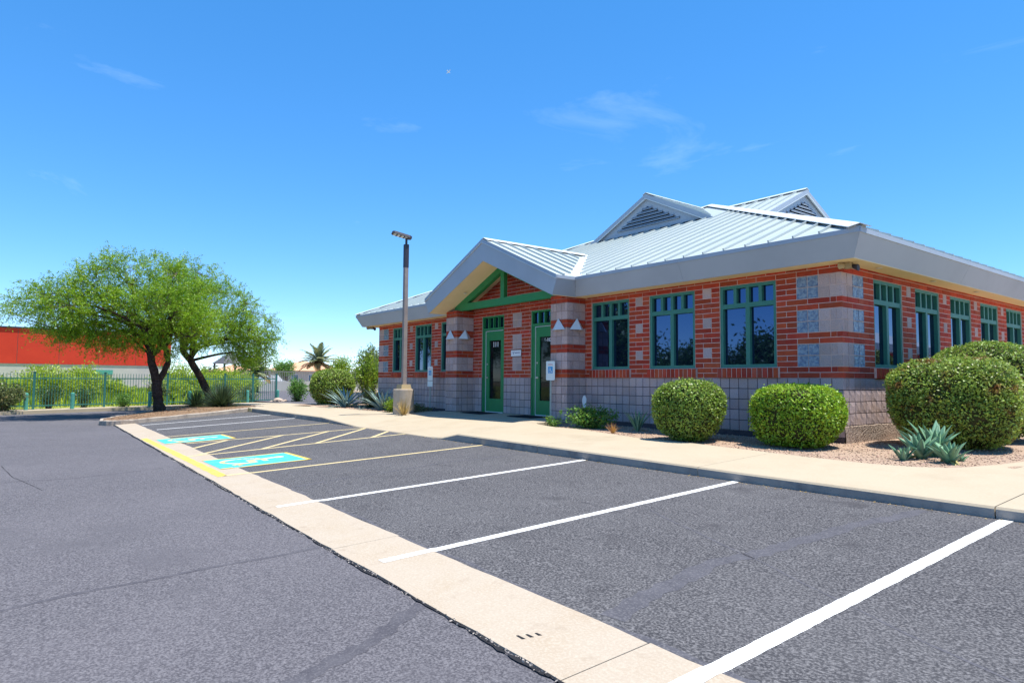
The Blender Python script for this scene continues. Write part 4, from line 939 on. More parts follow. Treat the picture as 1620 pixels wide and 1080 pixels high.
def flat_poly(polys, f, m, name, parent):
    mb = MB()
    for p in polys: mb.add([f(q) for q in p], [tuple(range(len(p)))])
    return mb.build(name, m, parent, fix=False)
def access_sign(loc, w, h, pole_h, plate2, rz, label):
    e = empty('parking_sign', loc, rz, label, 'sign', 'accessible parking signs by the porch')
    # local -y faces the reader
    mb = MB(); mb.box(-0.016, 0.016, 0.0, 0.02, -0.1, pole_h + h * 0.9); mb.box(-0.026, -0.016, 0.004, 0.012, -0.1, pole_h + h * 0.9); mb.box(0.016, 0.026, 0.004, 0.012, -0.1, pole_h + h * 0.9); mb.build('post', 'galvanised', e)
    r = 0.03; n = 5; P = []
    for cx, cz, a0 in ((w / 2 - r, h - r, 0), (-w / 2 + r, h - r, 90), (-w / 2 + r, r, 180), (w / 2 - r, r, 270)):
        for i in range(n + 1): P.append((cx + r * math.cos(R(a0 + 90 * i / n)), -0.003, pole_h + cz + r * math.sin(R(a0 + 90 * i / n))))
    pl = MB().slab(P, (0, 0.003, 0)).build('plate', 'sign_white', e)
    s = w * 0.52; bx, bz = -s / 2, pole_h + h * 0.36
    MB().add([(bx, -0.0052, bz), (bx + s, -0.0052, bz), (bx + s, -0.0052, bz + s * 1.05), (bx, -0.0052, bz + s * 1.05)], [(0, 1, 2, 3)]).build('blue_panel', 'sign_blue', pl, fix=False)
    flat_poly(chair_strokes(), lambda q: (bx + s * 0.12 + q[0] * s * 0.76, -0.0075, bz + s * 0.08 + q[1] * s * 0.86), 'white', 'wheelchair_symbol', pl)
    for i, z in enumerate((0.83, 0.78)):
        mb = MB(); ww = w * (0.30 if i else 0.24); mb.add([(-ww, -0.0052, pole_h + h * z), (ww, -0.0052, pole_h + h * z), (ww, -0.0052, pole_h + h * (z + 0.022)), (-ww, -0.0052, pole_h + h * (z + 0.022))], [(0, 1, 2, 3)]); mb.build('lettering_line', 'sign_red', pl, fix=False)
    if plate2:
        MB().box(-w / 2, w / 2, -0.003, 0.0, pole_h - 0.20, pole_h - 0.02).build('lower_plate', 'sign_white', e)
access_sign((-6.78, -0.74, -0.03), 0.305, 0.47, 0.98, False, R(4), 'white blue-symbol parking sign on a post beside the right-hand pillar')
access_sign((-13.25, -0.35, -0.1), 0.305, 0.46, 1.02, True, R(2), 'white blue-symbol parking sign with a lower plate between the left windows')

ws = empty('wall_sign', (-9.09, -0.016, 1.705), 0, 'small white plaque with a line of grey lettering between the two doors', 'sign')
MB().box(-0.225, 0.225, -0.012, 0.0, -0.085, 0.085).build('plaque', 'white', ws)
MB().box(-0.235, 0.235, -0.010, 0.002, 0.087, 0.10).build('top_rail', 'bronze', ws); MB().box(-0.235, 0.235, -0.010, 0.002, -0.10, -0.087).build('bottom_rail', 'bronze', ws)
mb = MB()
for i, (x0, x1, z0, z1) in enumerate(((-0.17, -0.05, 0.018, 0.032), (-0.118, -0.098, -0.03, 0.018), (-0.04, -0.015, -0.005, 0.028), (-0.01, 0.015, -0.012, 0.022), (0.02, 0.045, -0.002, 0.030), (0.055, 0.085, 0.0, 0.026), (0.095, 0.12, -0.004, 0.028), (0.14, 0.165, -0.012, 0.034))):
    mb.add([(x0, -0.0135, z0), (x1, -0.0135, z0), (x1, -0.0135, z1), (x0, -0.0135, z1)], [(0, 1, 2, 3)])
mb.build('lettering', 'sign_text', ws, fix=False)

for x, lab in ((-10.2, 'black rubber doormat in front of door 111'), (-7.95, 'black rubber doormat in front of the right-hand door')):
    e = empty('doormat', (x, -0.50, -0.012), 0, lab, 'doormat', 'doormats under the porch')
    MB().slab([(-0.5, -0.32, 0.016), (0.5, -0.32, 0.016), (0.5, 0.32, 0.022), (-0.5, 0.32, 0.022)], (0, 0, -0.014)).build('mat', 'rubber', e)
    mb = MB()
    for i in range(11): mb.box(-0.45 + i * 0.09 - 0.012, -0.45 + i * 0.09 + 0.012, -0.27, 0.27, 0.018, 0.027)
    mb.build('ribs', 'rubber', e)

# lamp post
LP = empty('lamp_post', (-12.0, -1.98, -0.10), 0, 'tall tan lamp post with flat head on square concrete base', 'lamp post')
MB().lathe([(0.305, -0.1), (0.305, 0.74), (0.29, 0.76)], (0, 0, 0), 36).build('concrete_base', 'lampbase', LP, smooth=False)
mb = MB(); mb.add([(-0.17, -0.17, 0.755), (0.17, -0.17, 0.755), (0.17, 0.17, 0.755), (-0.17, 0.17, 0.755), (-0.145, -0.145, 0.90), (0.145, -0.145, 0.90), (0.145, 0.145, 0.90), (-0.145, 0.145, 0.90)], [(0, 1, 5, 4), (1, 2, 6, 5), (2, 3, 7, 6), (3, 0, 4, 7), (4, 5, 6, 7)]); mb.build('base_cover', 'tan_metal', LP)
mb = MB(); mb.box(-0.058, 0.058, -0.058, 0.058, 0.88, 4.60); mb.build('pole', 'pole', LP)
mb = MB(); mb.box(-0.062, 0.062, -0.062, 0.062, 4.40, 5.10); mb.build('pole_sleeve', 'bronze', LP)
MB().lathe([(0.035, 5.09), (0.035, 5.29)], (0, 0, 0), 12).build('tenon', 'bronze', LP)
mb = MB(); n = 10; ring = []
for i in range(n + 1):                          # rounded nose, square tail; points toward the parking
    a = -90 + 180 * i / n; ring.append((0.135 * math.sin(R(a)), -0.37 - 0.10 * math.cos(R(a))))
ring = ring + [(0.135, 0.08), (0.08, 0.15), (-0.08, 0.15), (-0.135, 0.08)]
V = [(x, y, 0.0) for x, y in ring] + [(x * 0.86, y * 0.97, 0.075) for x, y in ring]; k = len(ring)
mb.add(V, [tuple(range(k)), tuple(range(2 * k - 1, k - 1, -1))] + [(i, (i + 1) % k, (i + 1) % k + k, i + k) for i in range(k)])
hd = mb.build('lamp_head', 'bronze', LP); hd.location = (0, 0, 5.30); hd.rotation_euler = (R(-12), R(-4), R(-14))
for i in range(4):
    mb = MB(); mb.box(-0.10, 0.10, -0.40 + i * 0.115, -0.40 + i * 0.115 + 0.07, -0.012, -0.002); mb.build('lamp_lens', 'lens', hd)

# ------------------------------------------------------------------ plants
def superball(n, rx, ry, h, p=3.0, top_flat=0.0):
    """points + outward normals on a clipped-shrub body standing on z=0"""
    D = rdir(n); D[:, 2] = np.abs(D[:, 2]) * np.where(RNG.random(n) < 0.62, 1, -1)
    q = (np.abs(D[:, 0]) ** p + np.abs(D[:, 1]) ** p + np.abs(D[:, 2]) ** p) ** (-1 / p)
    P = D * q[:, None]
    return P * np.array([rx, ry, h / 2]) + np.array([0, 0, h / 2]), unit(D / np.array([rx, ry, h / 2]))
def lump(P, s, amp, seed):
    a = np.sin(P[:, 0] * s + seed) * np.sin(P[:, 1] * s * 1.1 + seed * 1.7) + np.sin(P[:, 2] * s * 1.3 + seed * 0.6 + P[:, 0] * s * 0.7)
    return 1 + amp * a
def clipped_shrub(loc, rx, ry, h, n, lm, label, rz=0.0, p=2.8, leaf=(0.030, 0.058), group=None, core='shrub_core', taper=0.25, name='clipped_shrub'):
    e = empty(name, loc, rz, label, 'shrub', group)
    sd = random.random() * 9
    def shape(P):
        c = np.array([0, 0, h * 0.5]); Q = c + (P - c) * (lump(P, 3.6, 0.022, sd) + lump(P, 9.0, 0.012, sd * 1.3) - 1)[:, None]
        t = np.clip(1 - Q[:, 2] / (h * 0.5), 0, 1); Q[:, :2] *= (1 - taper * t ** 1.6)[:, None]
        return Q
    P, Nn = superball(n, rx, ry, h, p); P = shape(P)
    P = P - Nn * (RNG.random(n) ** 1.3 * 0.10)[:, None] + RNG.normal(size=(n, 3)) * 0.006
    P += Nn * (np.where(RNG.random(n) < 0.05, RNG.random(n) * 0.055, 0))[:, None]
    T = unit(RNG.normal(size=(n, 3)) + Nn * 0.55); NN = unit(Nn * 0.95 + np.array([0, 0, 0.25]) + RNG.normal(size=(n, 3)) * 0.55)
    gap = np.sin(P[:, 0] * 7 + sd * 3) * np.sin(P[:, 1] * 6.3 + sd) * np.sin(P[:, 2] * 8 + sd * 2)
    keep = (P[:, 2] > 0.02) & ((gap < 0.55) | (RNG.random(n) < 0.35)); P, T, NN = P[keep], T[keep], NN[keep]
    ln = RNG.uniform(leaf[0], leaf[1], len(P))
    leaves('foliage', P, T, NN, ln, ln * 0.55, lm, e)
    # solid body behind the leaves, inner shade put into its dark colour
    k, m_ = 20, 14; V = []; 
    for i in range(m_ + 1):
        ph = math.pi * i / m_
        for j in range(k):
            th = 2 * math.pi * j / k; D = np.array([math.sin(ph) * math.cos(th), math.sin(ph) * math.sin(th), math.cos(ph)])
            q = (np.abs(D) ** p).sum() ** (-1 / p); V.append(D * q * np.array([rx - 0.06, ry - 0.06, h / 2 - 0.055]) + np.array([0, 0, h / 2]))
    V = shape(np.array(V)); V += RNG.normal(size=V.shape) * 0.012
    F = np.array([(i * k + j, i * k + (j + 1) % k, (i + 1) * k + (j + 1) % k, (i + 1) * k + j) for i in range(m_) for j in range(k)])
    np_mesh('shade_body', V, F, core, e, smooth=False)
    mb = MB()
    for i in range(7):
        a = random.random() * 6.28; r0 = random.uniform(0.02, 0.10); r1 = rx * random.uniform(0.3, 0.65)
        mb.tube([(r0 * math.cos(a), r0 * math.sin(a), -0.04), (lerp(r0, r1, 0.4) * math.cos(a), lerp(r0, r1, 0.4) * math.sin(a), h * 0.14), (r1 * math.cos(a), r1 * math.sin(a), h * 0.4)], [0.018, 0.013, 0.008], 5)
    mb.build('stem', 'twig', e)
    return e
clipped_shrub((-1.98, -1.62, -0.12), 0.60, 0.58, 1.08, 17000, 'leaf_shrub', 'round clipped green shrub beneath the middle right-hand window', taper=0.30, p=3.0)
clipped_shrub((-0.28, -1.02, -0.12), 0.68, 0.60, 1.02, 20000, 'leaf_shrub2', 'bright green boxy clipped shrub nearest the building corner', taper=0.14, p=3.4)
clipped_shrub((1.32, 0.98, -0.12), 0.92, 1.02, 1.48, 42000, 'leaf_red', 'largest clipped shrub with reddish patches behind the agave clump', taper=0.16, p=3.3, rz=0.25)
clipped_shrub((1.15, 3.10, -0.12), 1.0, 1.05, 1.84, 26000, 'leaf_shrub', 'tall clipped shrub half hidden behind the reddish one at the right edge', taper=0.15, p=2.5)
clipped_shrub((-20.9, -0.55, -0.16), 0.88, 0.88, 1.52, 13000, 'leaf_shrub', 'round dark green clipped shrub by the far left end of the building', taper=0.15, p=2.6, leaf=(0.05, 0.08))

# agaves
def blade_mesh(var, bend, width, m, cup=0.35):
    n = 9; V = []; rs = random.Random(var)
    for i in range(n):
        t = i / (n - 1); w = width * (0.55 + 1.1 * t) * (1 - t) ** 0.75 if t > 0.0 else width * 0.55
        w = width * (math.sin(math.pi * (0.18 + 0.82 * t)) ** 0.8) * (1 - 0.25 * t) if i < n - 1 else 0.002
        x = bend * t * t; z = t * (1 - 0.25 * abs(bend) * t)
        for j, s in enumerate((-1, -0.45, 0.45, 1)):
            V.append((x - cup * w * (abs(s) ** 2) * 1.0 + 0.0, s * w, z)) if True else 0
        V.append((x + 0.35 * w, 0.0, z))
    F = []
    for i in range(n - 1):
        a, b = i * 5, (i + 1) * 5
        for j in range(3): F.append((a + j, a + j + 1, b + j + 1, b + j))
        F.append((a + 3, a + 4, b + 4, b + 3)); F.append((a + 4, a, b, b + 4))
    me = bpy.data.meshes.new('leaf'); me.from_pydata(V, [], F); me.materials.append(M[m]); me.polygons.foreach_set('use_smooth', [True] * len(F)); me.update(); return me
AG = {}
def agave(loc, size, n, m, label, width=0.075, spread=(8, 62), group=None, bend=0.18, dry=0, narrow=1.0, name='agave'):
    key = (m, width, bend)
    if key not in AG: AG[key] = [blade_mesh(i, bend * k, width, m) for i, k in enumerate((0.6, 1.0, 1.5))]
    e = empty(name, loc, random.random() * 6, label, 'agave', group)
    for i in range(n):
        t = (i + 0.5) / n; az = i * 2.39996 + random.uniform(-0.25, 0.25); tilt = R(lerp(spread[0], spread[1], t ** 0.9) + random.uniform(-7, 7))
        me = random.choice(AG[key]); o = bpy.data.objects.new('leaf', me); link(o, e)
        L = size * (random.uniform(0.82, 1.05)) * (1.0 - 0.25 * (1 - t) ** 2)
        o.scale = (L, L * narrow, L); o.rotation_euler = Euler((0, tilt, az), 'XYZ')
        o.location = (0.02 * size * math.cos(az), 0.02 * size * math.sin(az), -0.02)
    for i in range(dry):
        az = random.random() * 6.28
        if ('agave_yellow', width) not in AG: AG['agave_yellow', width] = [blade_mesh(i, 0.5, width, 'agave_yellow') for i in range(2)]
        o = bpy.data.objects.new('dry_leaf', random.choice(AG['agave_yellow', width])); link(o, e); L = size * random.uniform(0.4, 0.7)
        o.scale = (L, L, L); o.rotation_euler = Euler((0, R(random.uniform(66, 88)), az), 'XYZ'); o.location = (0, 0, 0.03)
    return e
grp = 'agaves clumped in the gravel at the near corner'
agave((1.56, -1.62, -0.12), 0.30, 13, 'agave_green', 'small agave at the left edge of the corner clump', 0.15, (3, 42), grp)
agave((1.62, -1.22, -0.12), 0.50, 20, 'agave_green', 'broad-leaved agave at the front centre of the corner clump', 0.135, (3, 40), grp, dry=3)
agave((1.62, -0.72, -0.11), 0.62, 20, 'agave_green', 'tallest agave at the back of the corner clump', 0.125, (2, 36), grp)
agave((2.03, -1.38, -0.12), 0.43, 19, 'agave_green', 'broad agave at the right front of the corner clump', 0.145, (3, 44), grp, dry=3)
agave((2.06, -1.05, -0.11), 0.17, 7, 'agave_green', 'tiny agave offset at the right end of the corner clump', 0.14, (4, 40), grp)
agave((-3.88, -0.85, -0.11), 0.60, 15, 'agave_green', 'single upright agave left of the round clipped shrub', 0.060, (4, 34), dry=2)
agave((-18.2, -1.12, -0.13), 1.22, 34, 'agave_blue', 'large blue agave in front of the far left clipped shrub', 0.050, (6, 72), 'blue agaves left of the lamp post', 0.25)
agave((-15.0, -1.15, -0.12), 1.12, 34, 'agave_blue', 'large blue agave just left of the lamp post base', 0.052, (5, 58), 'blue agaves left of the lamp post', 0.28)
agave((-16.1, -1.45, -0.12), 0.34, 10, 'agave_blue', 'small drooping blue agave between the two large blue agaves', 0.06, (15, 80), 'blue agaves left of the lamp post', 0.5)

def blades(name, loc, n, L, spread, w, m, label, cat, droop=0.5, e=None, r0=0.04, part='blades'):
    """tuft of thin arching leaves: each three quads long"""
    if e is None: e = empty(name, loc, 0, label, cat)
    az = RNG.uniform(0, 6.283, n); tl = np.radians(RNG.uniform(spread[0], spread[1], n)); Ls = L * RNG.uniform(0.6, 1.05, n)
    d = np.stack([np.cos(az) * np.sin(tl), np.sin(az) * np.sin(tl), np.cos(tl)], 1); side = np.stack([-np.sin(az), np.cos(az), np.zeros(n)], 1)
    side = unit(side + RNG.normal(size=(n, 3)) * 0.35)
    b0 = np.stack([np.cos(az), np.sin(az), np.zeros(n)], 1) * (RNG.random(n) * r0)[:, None]
    K = 4; V = np.empty((n, K * 2, 3))
    for i in range(K):
        t = i / (K - 1); c = b0 + d * (Ls * t)[:, None]; c[:, 2] -= droop * Ls * t * t * np.sin(tl); ww = w * (1 - t) ** 0.7 + 0.0015
        V[:, 2 * i] = c - side * ww / 2; V[:, 2 * i + 1] = c + side * ww / 2
    F = np.array([(2 * i, 2 * i + 1, 2 * i + 3, 2 * i + 2) for i in range(K - 1)])
    F = (F[None] + (np.arange(n) * K * 2)[:, None, None]).reshape(-1, 4)
    o = np_mesh(part, V.reshape(-1, 3), F, m, e); return e
ds = blades('desert_spoon', (-23.7, -4.2, -0.26), 900, 1.25, (8, 95), 0.028, 'spoon', 'wide dark green spiky desert spoon on the island behind the tree', 'shrub', 0.12)
blades('x', None, 60, 0.85, (70, 100), 0.03, 'spoon_dry', None, None, 0.10, e=ds, part='dry_leaves')
ds2 = blades('desert_spoon', (-24.6, -5.0, -0.27), 600, 0.95, (8, 95), 0.026, 'spoon', 'smaller spiky desert spoon left of the wide one on the island', 'shrub', 0.12)
gt = blades('dry_grass', (-11.55, -2.22, -0.11), 160, 0.62, (4, 48), 0.010, 'straw', 'dry straw-coloured grass tuft against the lamp post base', 'grass', 0.35)
blades('dry_grass', (-3.95, -1.5, -0.12), 70, 0.26, (4, 45), 0.008, 'orange_grass', 'small orange dry grass tuft between leafy plant and single agave', 'grass', 0.3)
yu = blades('yucca', (-17.1, -0.55, -0.12), 260, 1.0, (5, 80), 0.03, 'leaf_olive', 'brown-green yucca between the large blue agaves', 'yucca', 0.2)

def leafy(name, loc, rx, ry, h, n, m, label, cat='bush', leaf=(0.05, 0.09), stems=14, lean=0.35, wd=0.42, density=1.0, group=None, stem_m='twig', base=0.12, clump=26):
    """loose bush: stems fanning out, leaves clumped along them"""
    e = empty(name, loc, random.random() * 6.28, label, cat, group)
    mb = MB(); P = []
    C = []
    for i in range(stems):
        a = 2 * math.pi * i / stems + random.uniform(-0.3, 0.3); rr = math.sqrt(random.random()) ; zt = h * (1 - 0.45 * rr ** 2) * random.uniform(0.72, 1.0)
        p0 = Vector((0.06 * rx * math.cos(a), 0.06 * ry * math.sin(a), -0.05)); p2 = Vector((rx * 0.86 * rr * math.cos(a), ry * 0.86 * rr * math.sin(a), zt)); p1 = p0.lerp(p2, 0.5) + Vector((0, 0, h * 0.10))
        mb.tube([p0, p1, p2], [0.012 * h + 0.004, 0.008 * h + 0.003, 0.003], 4, cap=False)
        for k in range(clump):
            t = base + (1 - base) * random.random() ** 0.8; C.append((p0.lerp(p1, t * 2) if t < 0.5 else p1.lerp(p2, t * 2 - 1)) + Vector((random.gauss(0, 0.16) * rx, random.gauss(0, 0.16) * ry, random.gauss(0, 0.07) * h)))
    mb.build('stem', stem_m, e)
    C = np.array([tuple(c) for c in C]); idx = RNG.integers(0, len(C), n)
    P = C[idx] + RNG.normal(size=(n, 3)) * np.array([rx, ry, h * 0.5]) * 0.085
    P[:, 2] = np.maximum(P[:, 2], 0.015)
    out = unit(P - np.array([0, 0, h * 0.35])); T = unit(RNG.normal(size=(n, 3)) * 0.8 + out * 0.7 + np.array([0, 0, 0.25])); NN = unit(RNG.normal(size=(n, 3)) * 0.8 + np.array([0, 0, 0.8]))
    ln = RNG.uniform(leaf[0], leaf[1], n); leaves('foliage', P, T, NN, ln, ln * wd, m, e); return e
leafy('leafy_plant', (-5.15, -0.95, -0.12), 0.66, 0.50, 0.56, 2600, 'leaf_fresh', 'sprawling fresh green plant beside the right-hand pillar', 'plant', (0.04, 0.085), 22, wd=0.5)
leafy('leafy_plant', (-6.05, -1.32, -0.12), 0.26, 0.22, 0.30, 260, 'leaf_fresh', 'small trailing green sprig at the foot of the parking sign', 'plant', (0.04, 0.08), 8, wd=0.5)
leafy('bush', (-20.9, 1.05, -0.12), 0.80, 0.80, 2.45, 5200, 'leaf_yg', 'tall yellow-green bush against the far left end of the wall', 'bush', (0.08, 0.15), 22, wd=0.3)
leafy('bush', (-13.45, -1.6, -0.12), 0.38, 0.32, 0.52, 1300, 'leaf_yg', 'low yellow-green bush between blue agave and lamp base', 'bush', (0.04, 0.08), 14, wd=0.5)
leafy('bush', (-13.2, -0.8, -0.12), 0.6, 0.4, 0.36, 700, 'leaf_olive', 'low dull green bush under the window behind the lamp base', 'bush', (0.04, 0.08), 12)
pd = empty('paddle_marker', (-6.02, -0.32, -0.10), 0.5, 'pale oval paddle on a thin stem behind the sprawling green plant', 'marker')
mb = MB(); P = [(0.055 * math.cos(t * math.pi / 8) * (1 if math.sin(t * math.pi / 8) > 0 else 0.85), 0.0, 0.545 + 0.15 * math.sin(t * math.pi / 8)) for t in range(16)]; mb.slab(P, (0, 0.012, 0)); mb.build('paddle', 'white_metal', pd)
MB().tube([(0, 0.008, -0.05), (0.004, 0.008, 0.42)], 0.008, 6).build('stem', 'white_metal', pd)

# trees --------------------------------------------------------------
def spray_leaves(C, A, nper, ls, L=0.55, droop=0.25, leaf=(0.07, 0.12), wd=0.22):
    """feathery sprays: leaflets set along short arching twigs starting at C in direction A"""
    n = len(C); t = RNG.random((n, nper)); L = L * RNG.uniform(0.6, 1.2, (n, 1))
    P = C[:, None, :] + A[:, None, :] * (t * L)[:, :, None]; P[:, :, 2] -= droop * (t * L) ** 2 / 0.5
    P = P + RNG.normal(size=P.shape) * 0.028
    P = P.reshape(-1, 3); m = len(P); Ar = np.repeat(A, nper, 0)
    T = unit(Ar * 0.6 + RNG.normal(size=(m, 3)) * 0.75 - np.array([0, 0, 0.15])); NN = unit(RNG.normal(size=(m, 3)) * 0.7 + np.array([0, 0, 0.9]))
    ln = RNG.uniform(leaf[0], leaf[1], m); return P, T, NN, ln
def branch_path(a, b, k, wob, sag=0.0):
    a = Vector(a); b = Vector(b); L = (b - a).length; out = []
    o1 = Vector((random.gauss(0, 1), random.gauss(0, 1), random.gauss(0, 0.6))) * wob * L; o2 = Vector((random.gauss(0, 1), random.gauss(0, 1), random.gauss(0, 0.6))) * wob * L * 0.5
    for i in range(k + 1):
        t = i / k; s = math.sin(math.pi * t); out.append(a.lerp(b, t) + o1 * s + o2 * math.sin(2 * math.pi * t) + Vector((0, 0, sag * L * s)))
    return out
def big_tree(name, trunks, crown, n_limb, n_clump, per, leafm, label, fork_pts, spray=9, leaf=(0.07, 0.12), L=0.55, cat='tree', barkm='bark', group=None, hang=0.2):
    """trunks = list of (points, radii); crown = list of (centre, radii, weight) in world space"""
    base = trunks[0][0][0]; e = empty(name, base, 0, label, cat, group); B = Vector(base)
    mb = MB()
    for pts, rad in trunks:
        pts = [Vector(p) - B for p in pts]; P2 = []; R2 = []
        for i in range(len(pts) - 1):
            for k in range(4):
                t = k / 4; P2.append(pts[i].lerp(pts[i + 1], t) + Vector((random.gauss(0, 0.012), random.gauss(0, 0.012), 0))); R2.append(lerp(rad[i], rad[i + 1], t) * random.uniform(0.94, 1.07))
        P2.append(pts[-1]); R2.append(rad[-1]); mb.tube(P2, R2, 10)
    mb.build('trunk', barkm, e, smooth=True)
    def inside():
        w = random.random() * sum(c[2] for c in crown); 
        for c, r, k in crown:
            w -= k
            if w <= 0: break
        while True:
            q = Vector((random.uniform(-1, 1), random.uniform(-1, 1), random.uniform(-1, 1)))
            if 0.30 < q.length < 1: break
        q = q * (q.length ** -0.28)
        if random.random() < 0.06 and q.z > 0: q = q * random.uniform(1.05, 1.22)
        return Vector((c[0] + q.x * r[0], c[1] + q.y * r[1], c[2] + q.z * r[2])) - B
    mb = MB(); nodes = []
    for i in range(n_limb):
        f = Vector(random.choice(fork_pts)) - B; tg = inside(); pth = branch_path(f, f.lerp(tg, 0.93), 7, 0.07, 0.08); r0 = random.uniform(0.045, 0.085)
        mb.tube(pth, [lerp(r0, 0.010, k / 7) for k in range(8)], 6, cap=False); nodes += pth[2:]
    mb.build('limb', barkm, e, smooth=True)
    NP = np.array([tuple(p) for p in nodes]); C = np.array([tuple(inside()) for _ in range(n_clump)])
    mb = MB()
    for c in C:
        d = ((NP - c) ** 2).sum(1); j = int(np.argmin(d + RNG.random(len(d)) * 0.3)); mb.tube(branch_path(NP[j], c, 3, 0.08), [0.013, 0.010, 0.007, 0.004], 3, cap=False)
    mb.build('twig', 'twig', e)['kind'] = 'stuff'
    S = np.repeat(C, spray, 0) + RNG.normal(size=(len(C) * spray, 3)) * 0.10; ctr = np.array([tuple(Vector(crown[0][0]) - B)]) * np.array([1, 1, 0.72])
    A = unit(unit(S - ctr) * 0.55 + rdir(len(S)) * 0.8 + np.array([0, 0, 0.05 - hang]))
    P, T, NN, ln = spray_leaves(S, A, per, None, L, 0.22, leaf); leaves('crown', P, T, NN, ln, ln * 0.24, leafm, e); return e
big_tree('mesquite_tree', [([(-22.9, -6.62, -0.45), (-22.85, -6.72, 0.1), (-22.8, -6.82, 0.75), (-22.8, -6.92, 1.2), (-22.8, -7.08, 1.9), (-22.9, -7.2, 2.5)], [0.24, 0.175, 0.165, 0.15, 0.12, 0.09]),
                          ([(-22.8, -6.80, 0.75), (-22.75, -6.58, 1.15), (-22.7, -6.44, 1.6), (-22.75, -6.62, 2.2), (-22.8, -6.5, 2.7)], [0.13, 0.11, 0.10, 0.085, 0.07])],
         [((-22.9, -7.7, 3.55), (2.6, 3.0, 1.35), 3.2), ((-22.8, -9.6, 3.35), (2.0, 2.0, 1.0), 1.5), ((-22.8, -7.4, 4.6), (1.9, 2.2, 1.0), 1.3), ((-22.6, -6.3, 2.9), (2.0, 1.6, 1.1), 1.4), ((-22.9, -8.6, 2.55), (1.2, 1.5, 0.5), 0.35)],
         34, 700, 18, 'leaf_mesq', 'spreading feathery mesquite tree with forked dark trunk on the island', [(-22.9, -7.2, 2.45), (-22.8, -7.0, 1.75), (-22.8, -6.5, 2.65), (-22.75, -6.6, 2.1)])
big_tree('mesquite_tree', [([(-25.9, -4.05, -0.45), (-25.9, -4.22, 0.2), (-25.95, -4.6, 0.95), (-26.0, -4.95, 1.6), (-26.0, -5.35, 2.2), (-26.1, -5.4, 2.9)], [0.22, 0.17, 0.155, 0.145, 0.125, 0.09])],
         [((-25.8, -4.3, 3.75), (2.2, 1.9, 1.5), 2.2), ((-25.9, -2.8, 3.0), (1.8, 1.4, 1.2), 1.6), ((-26.0, -5.1, 5.2), (1.6, 1.5, 0.9), 0.9), ((-25.9, -2.5, 2.2), (1.2, 0.9, 0.7), 0.6)],
         24, 440, 18, 'leaf_mesq', 'leaning mesquite tree with a slanting trunk behind the desert spoon', [(-26.0, -5.3, 2.2), (-26.1, -5.4, 2.85), (-26.0, -5.0, 1.7)])

# ------------------------------------------------------------------ fence and bollards
fpts = [(-26.2, -17.6, -0.43), (-27.0, -14.2, -0.43), (-28.0, -10.47, -0.42), (-29.3, -7.85, -0.41), (-29.9, -5.2, -0.40), (-30.2, -2.5, -0.39), (-30.6, -1.0, -0.38), (-31.0, 0.35, -0.36)]
FN = empty('picket_fence', fpts[0], 0, 'green metal picket fence running behind the island and the trees', 'fence')
FO = Vector(fpts[0])
pk = MB()
for i, p in enumerate(fpts):
    q = Vector(p) - FO; mb = MB(); mb.box(q.x - 0.045, q.x + 0.045, q.y - 0.045, q.y + 0.045, q.z - 0.1, q.z + 1.56); mb.box(q.x - 0.055, q.x + 0.055, q.y - 0.055, q.y + 0.055, q.z + 1.56, q.z + 1.585); mb.build('post', 'fence', FN)
    if i == len(fpts) - 1: break
    r = Vector(fpts[i + 1]) - FO
    for dz in (0.17, 1.30): MB().beam(q + Vector((0, 0, dz)), r + Vector((0, 0, dz)), 0.03, 0.045).build('rail', 'fence', FN)
    k = int((r - q).length / 0.115)
    for j in range(1, k):
        c = q.lerp(r, j / k); pk.box(c.x - 0.010, c.x + 0.010, c.y - 0.010, c.y + 0.010, c.z + 0.08, c.z + 1.52)
o = pk.build('pickets', 'fence', FN, fix=False); o['kind'] = 'stuff'
bl = [((-27.35, -10.72, -0.42), 'green steel bollard at the fence nearest the left edge'), ((-27.75, -9.15, -0.42), 'green steel bollard at the fence, second from the left edge'), ((-28.85, -6.1, -0.41), 'green steel bollard at the fence just right of the forked trunk'),
      ((-29.6, -4.25, -0.40), 'green steel bollard at the fence beside the slanting trunk'), ((-30.25, -1.35, -0.38), 'green steel bollard at the fence right of the desert spoon'), ((-30.1, 0.15, -0.36), 'green steel bollard at the right-hand end of the fence')]
for loc, lab in bl:
    e = empty('bollard', loc, 0, lab, 'bollard', 'bollards along the fence')
    MB().lathe([(0.075, -0.1), (0.075, 0.66), (0.062, 0.70), (0.03, 0.715)], (0, 0, 0), 14).build('post', 'bollard', e, smooth=False)
    MB().lathe([(0.11, -0.02), (0.11, 0.02), (0.08, 0.03)], (0, 0, 0), 14).build('collar', 'kerb', e)
for i, (x, y, z, s, lab) in enumerate(((-28.4, -0.35, -0.30, 0.30, 'largest pale boulder at the right-hand end of the fence'), (-28.9, 0.1, -0.30, 0.2, 'middle-sized pale boulder at the right-hand end of the fence'), (-29.3, -0.4, -0.32, 0.15, 'small pale boulder beside the end bollard'))):
    bm = bmesh.new(); bmesh.ops.create_icosphere(bm, subdivisions=2, radius=s)
    for v in bm.verts: v.co = Vector((v.co.x * 1.35, v.co.y, v.co.z * 0.62)) * random.uniform(0.84, 1.12)
    me = bpy.data.meshes.new('boulder'); bm.to_mesh(me); bm.free(); me.materials.append(M['rock']); o = bpy.data.objects.new('boulder', me); link(o); o.location = (x, y, z + s * 0.3); tag(o, lab, 'rock', 'boulders by the fence end')

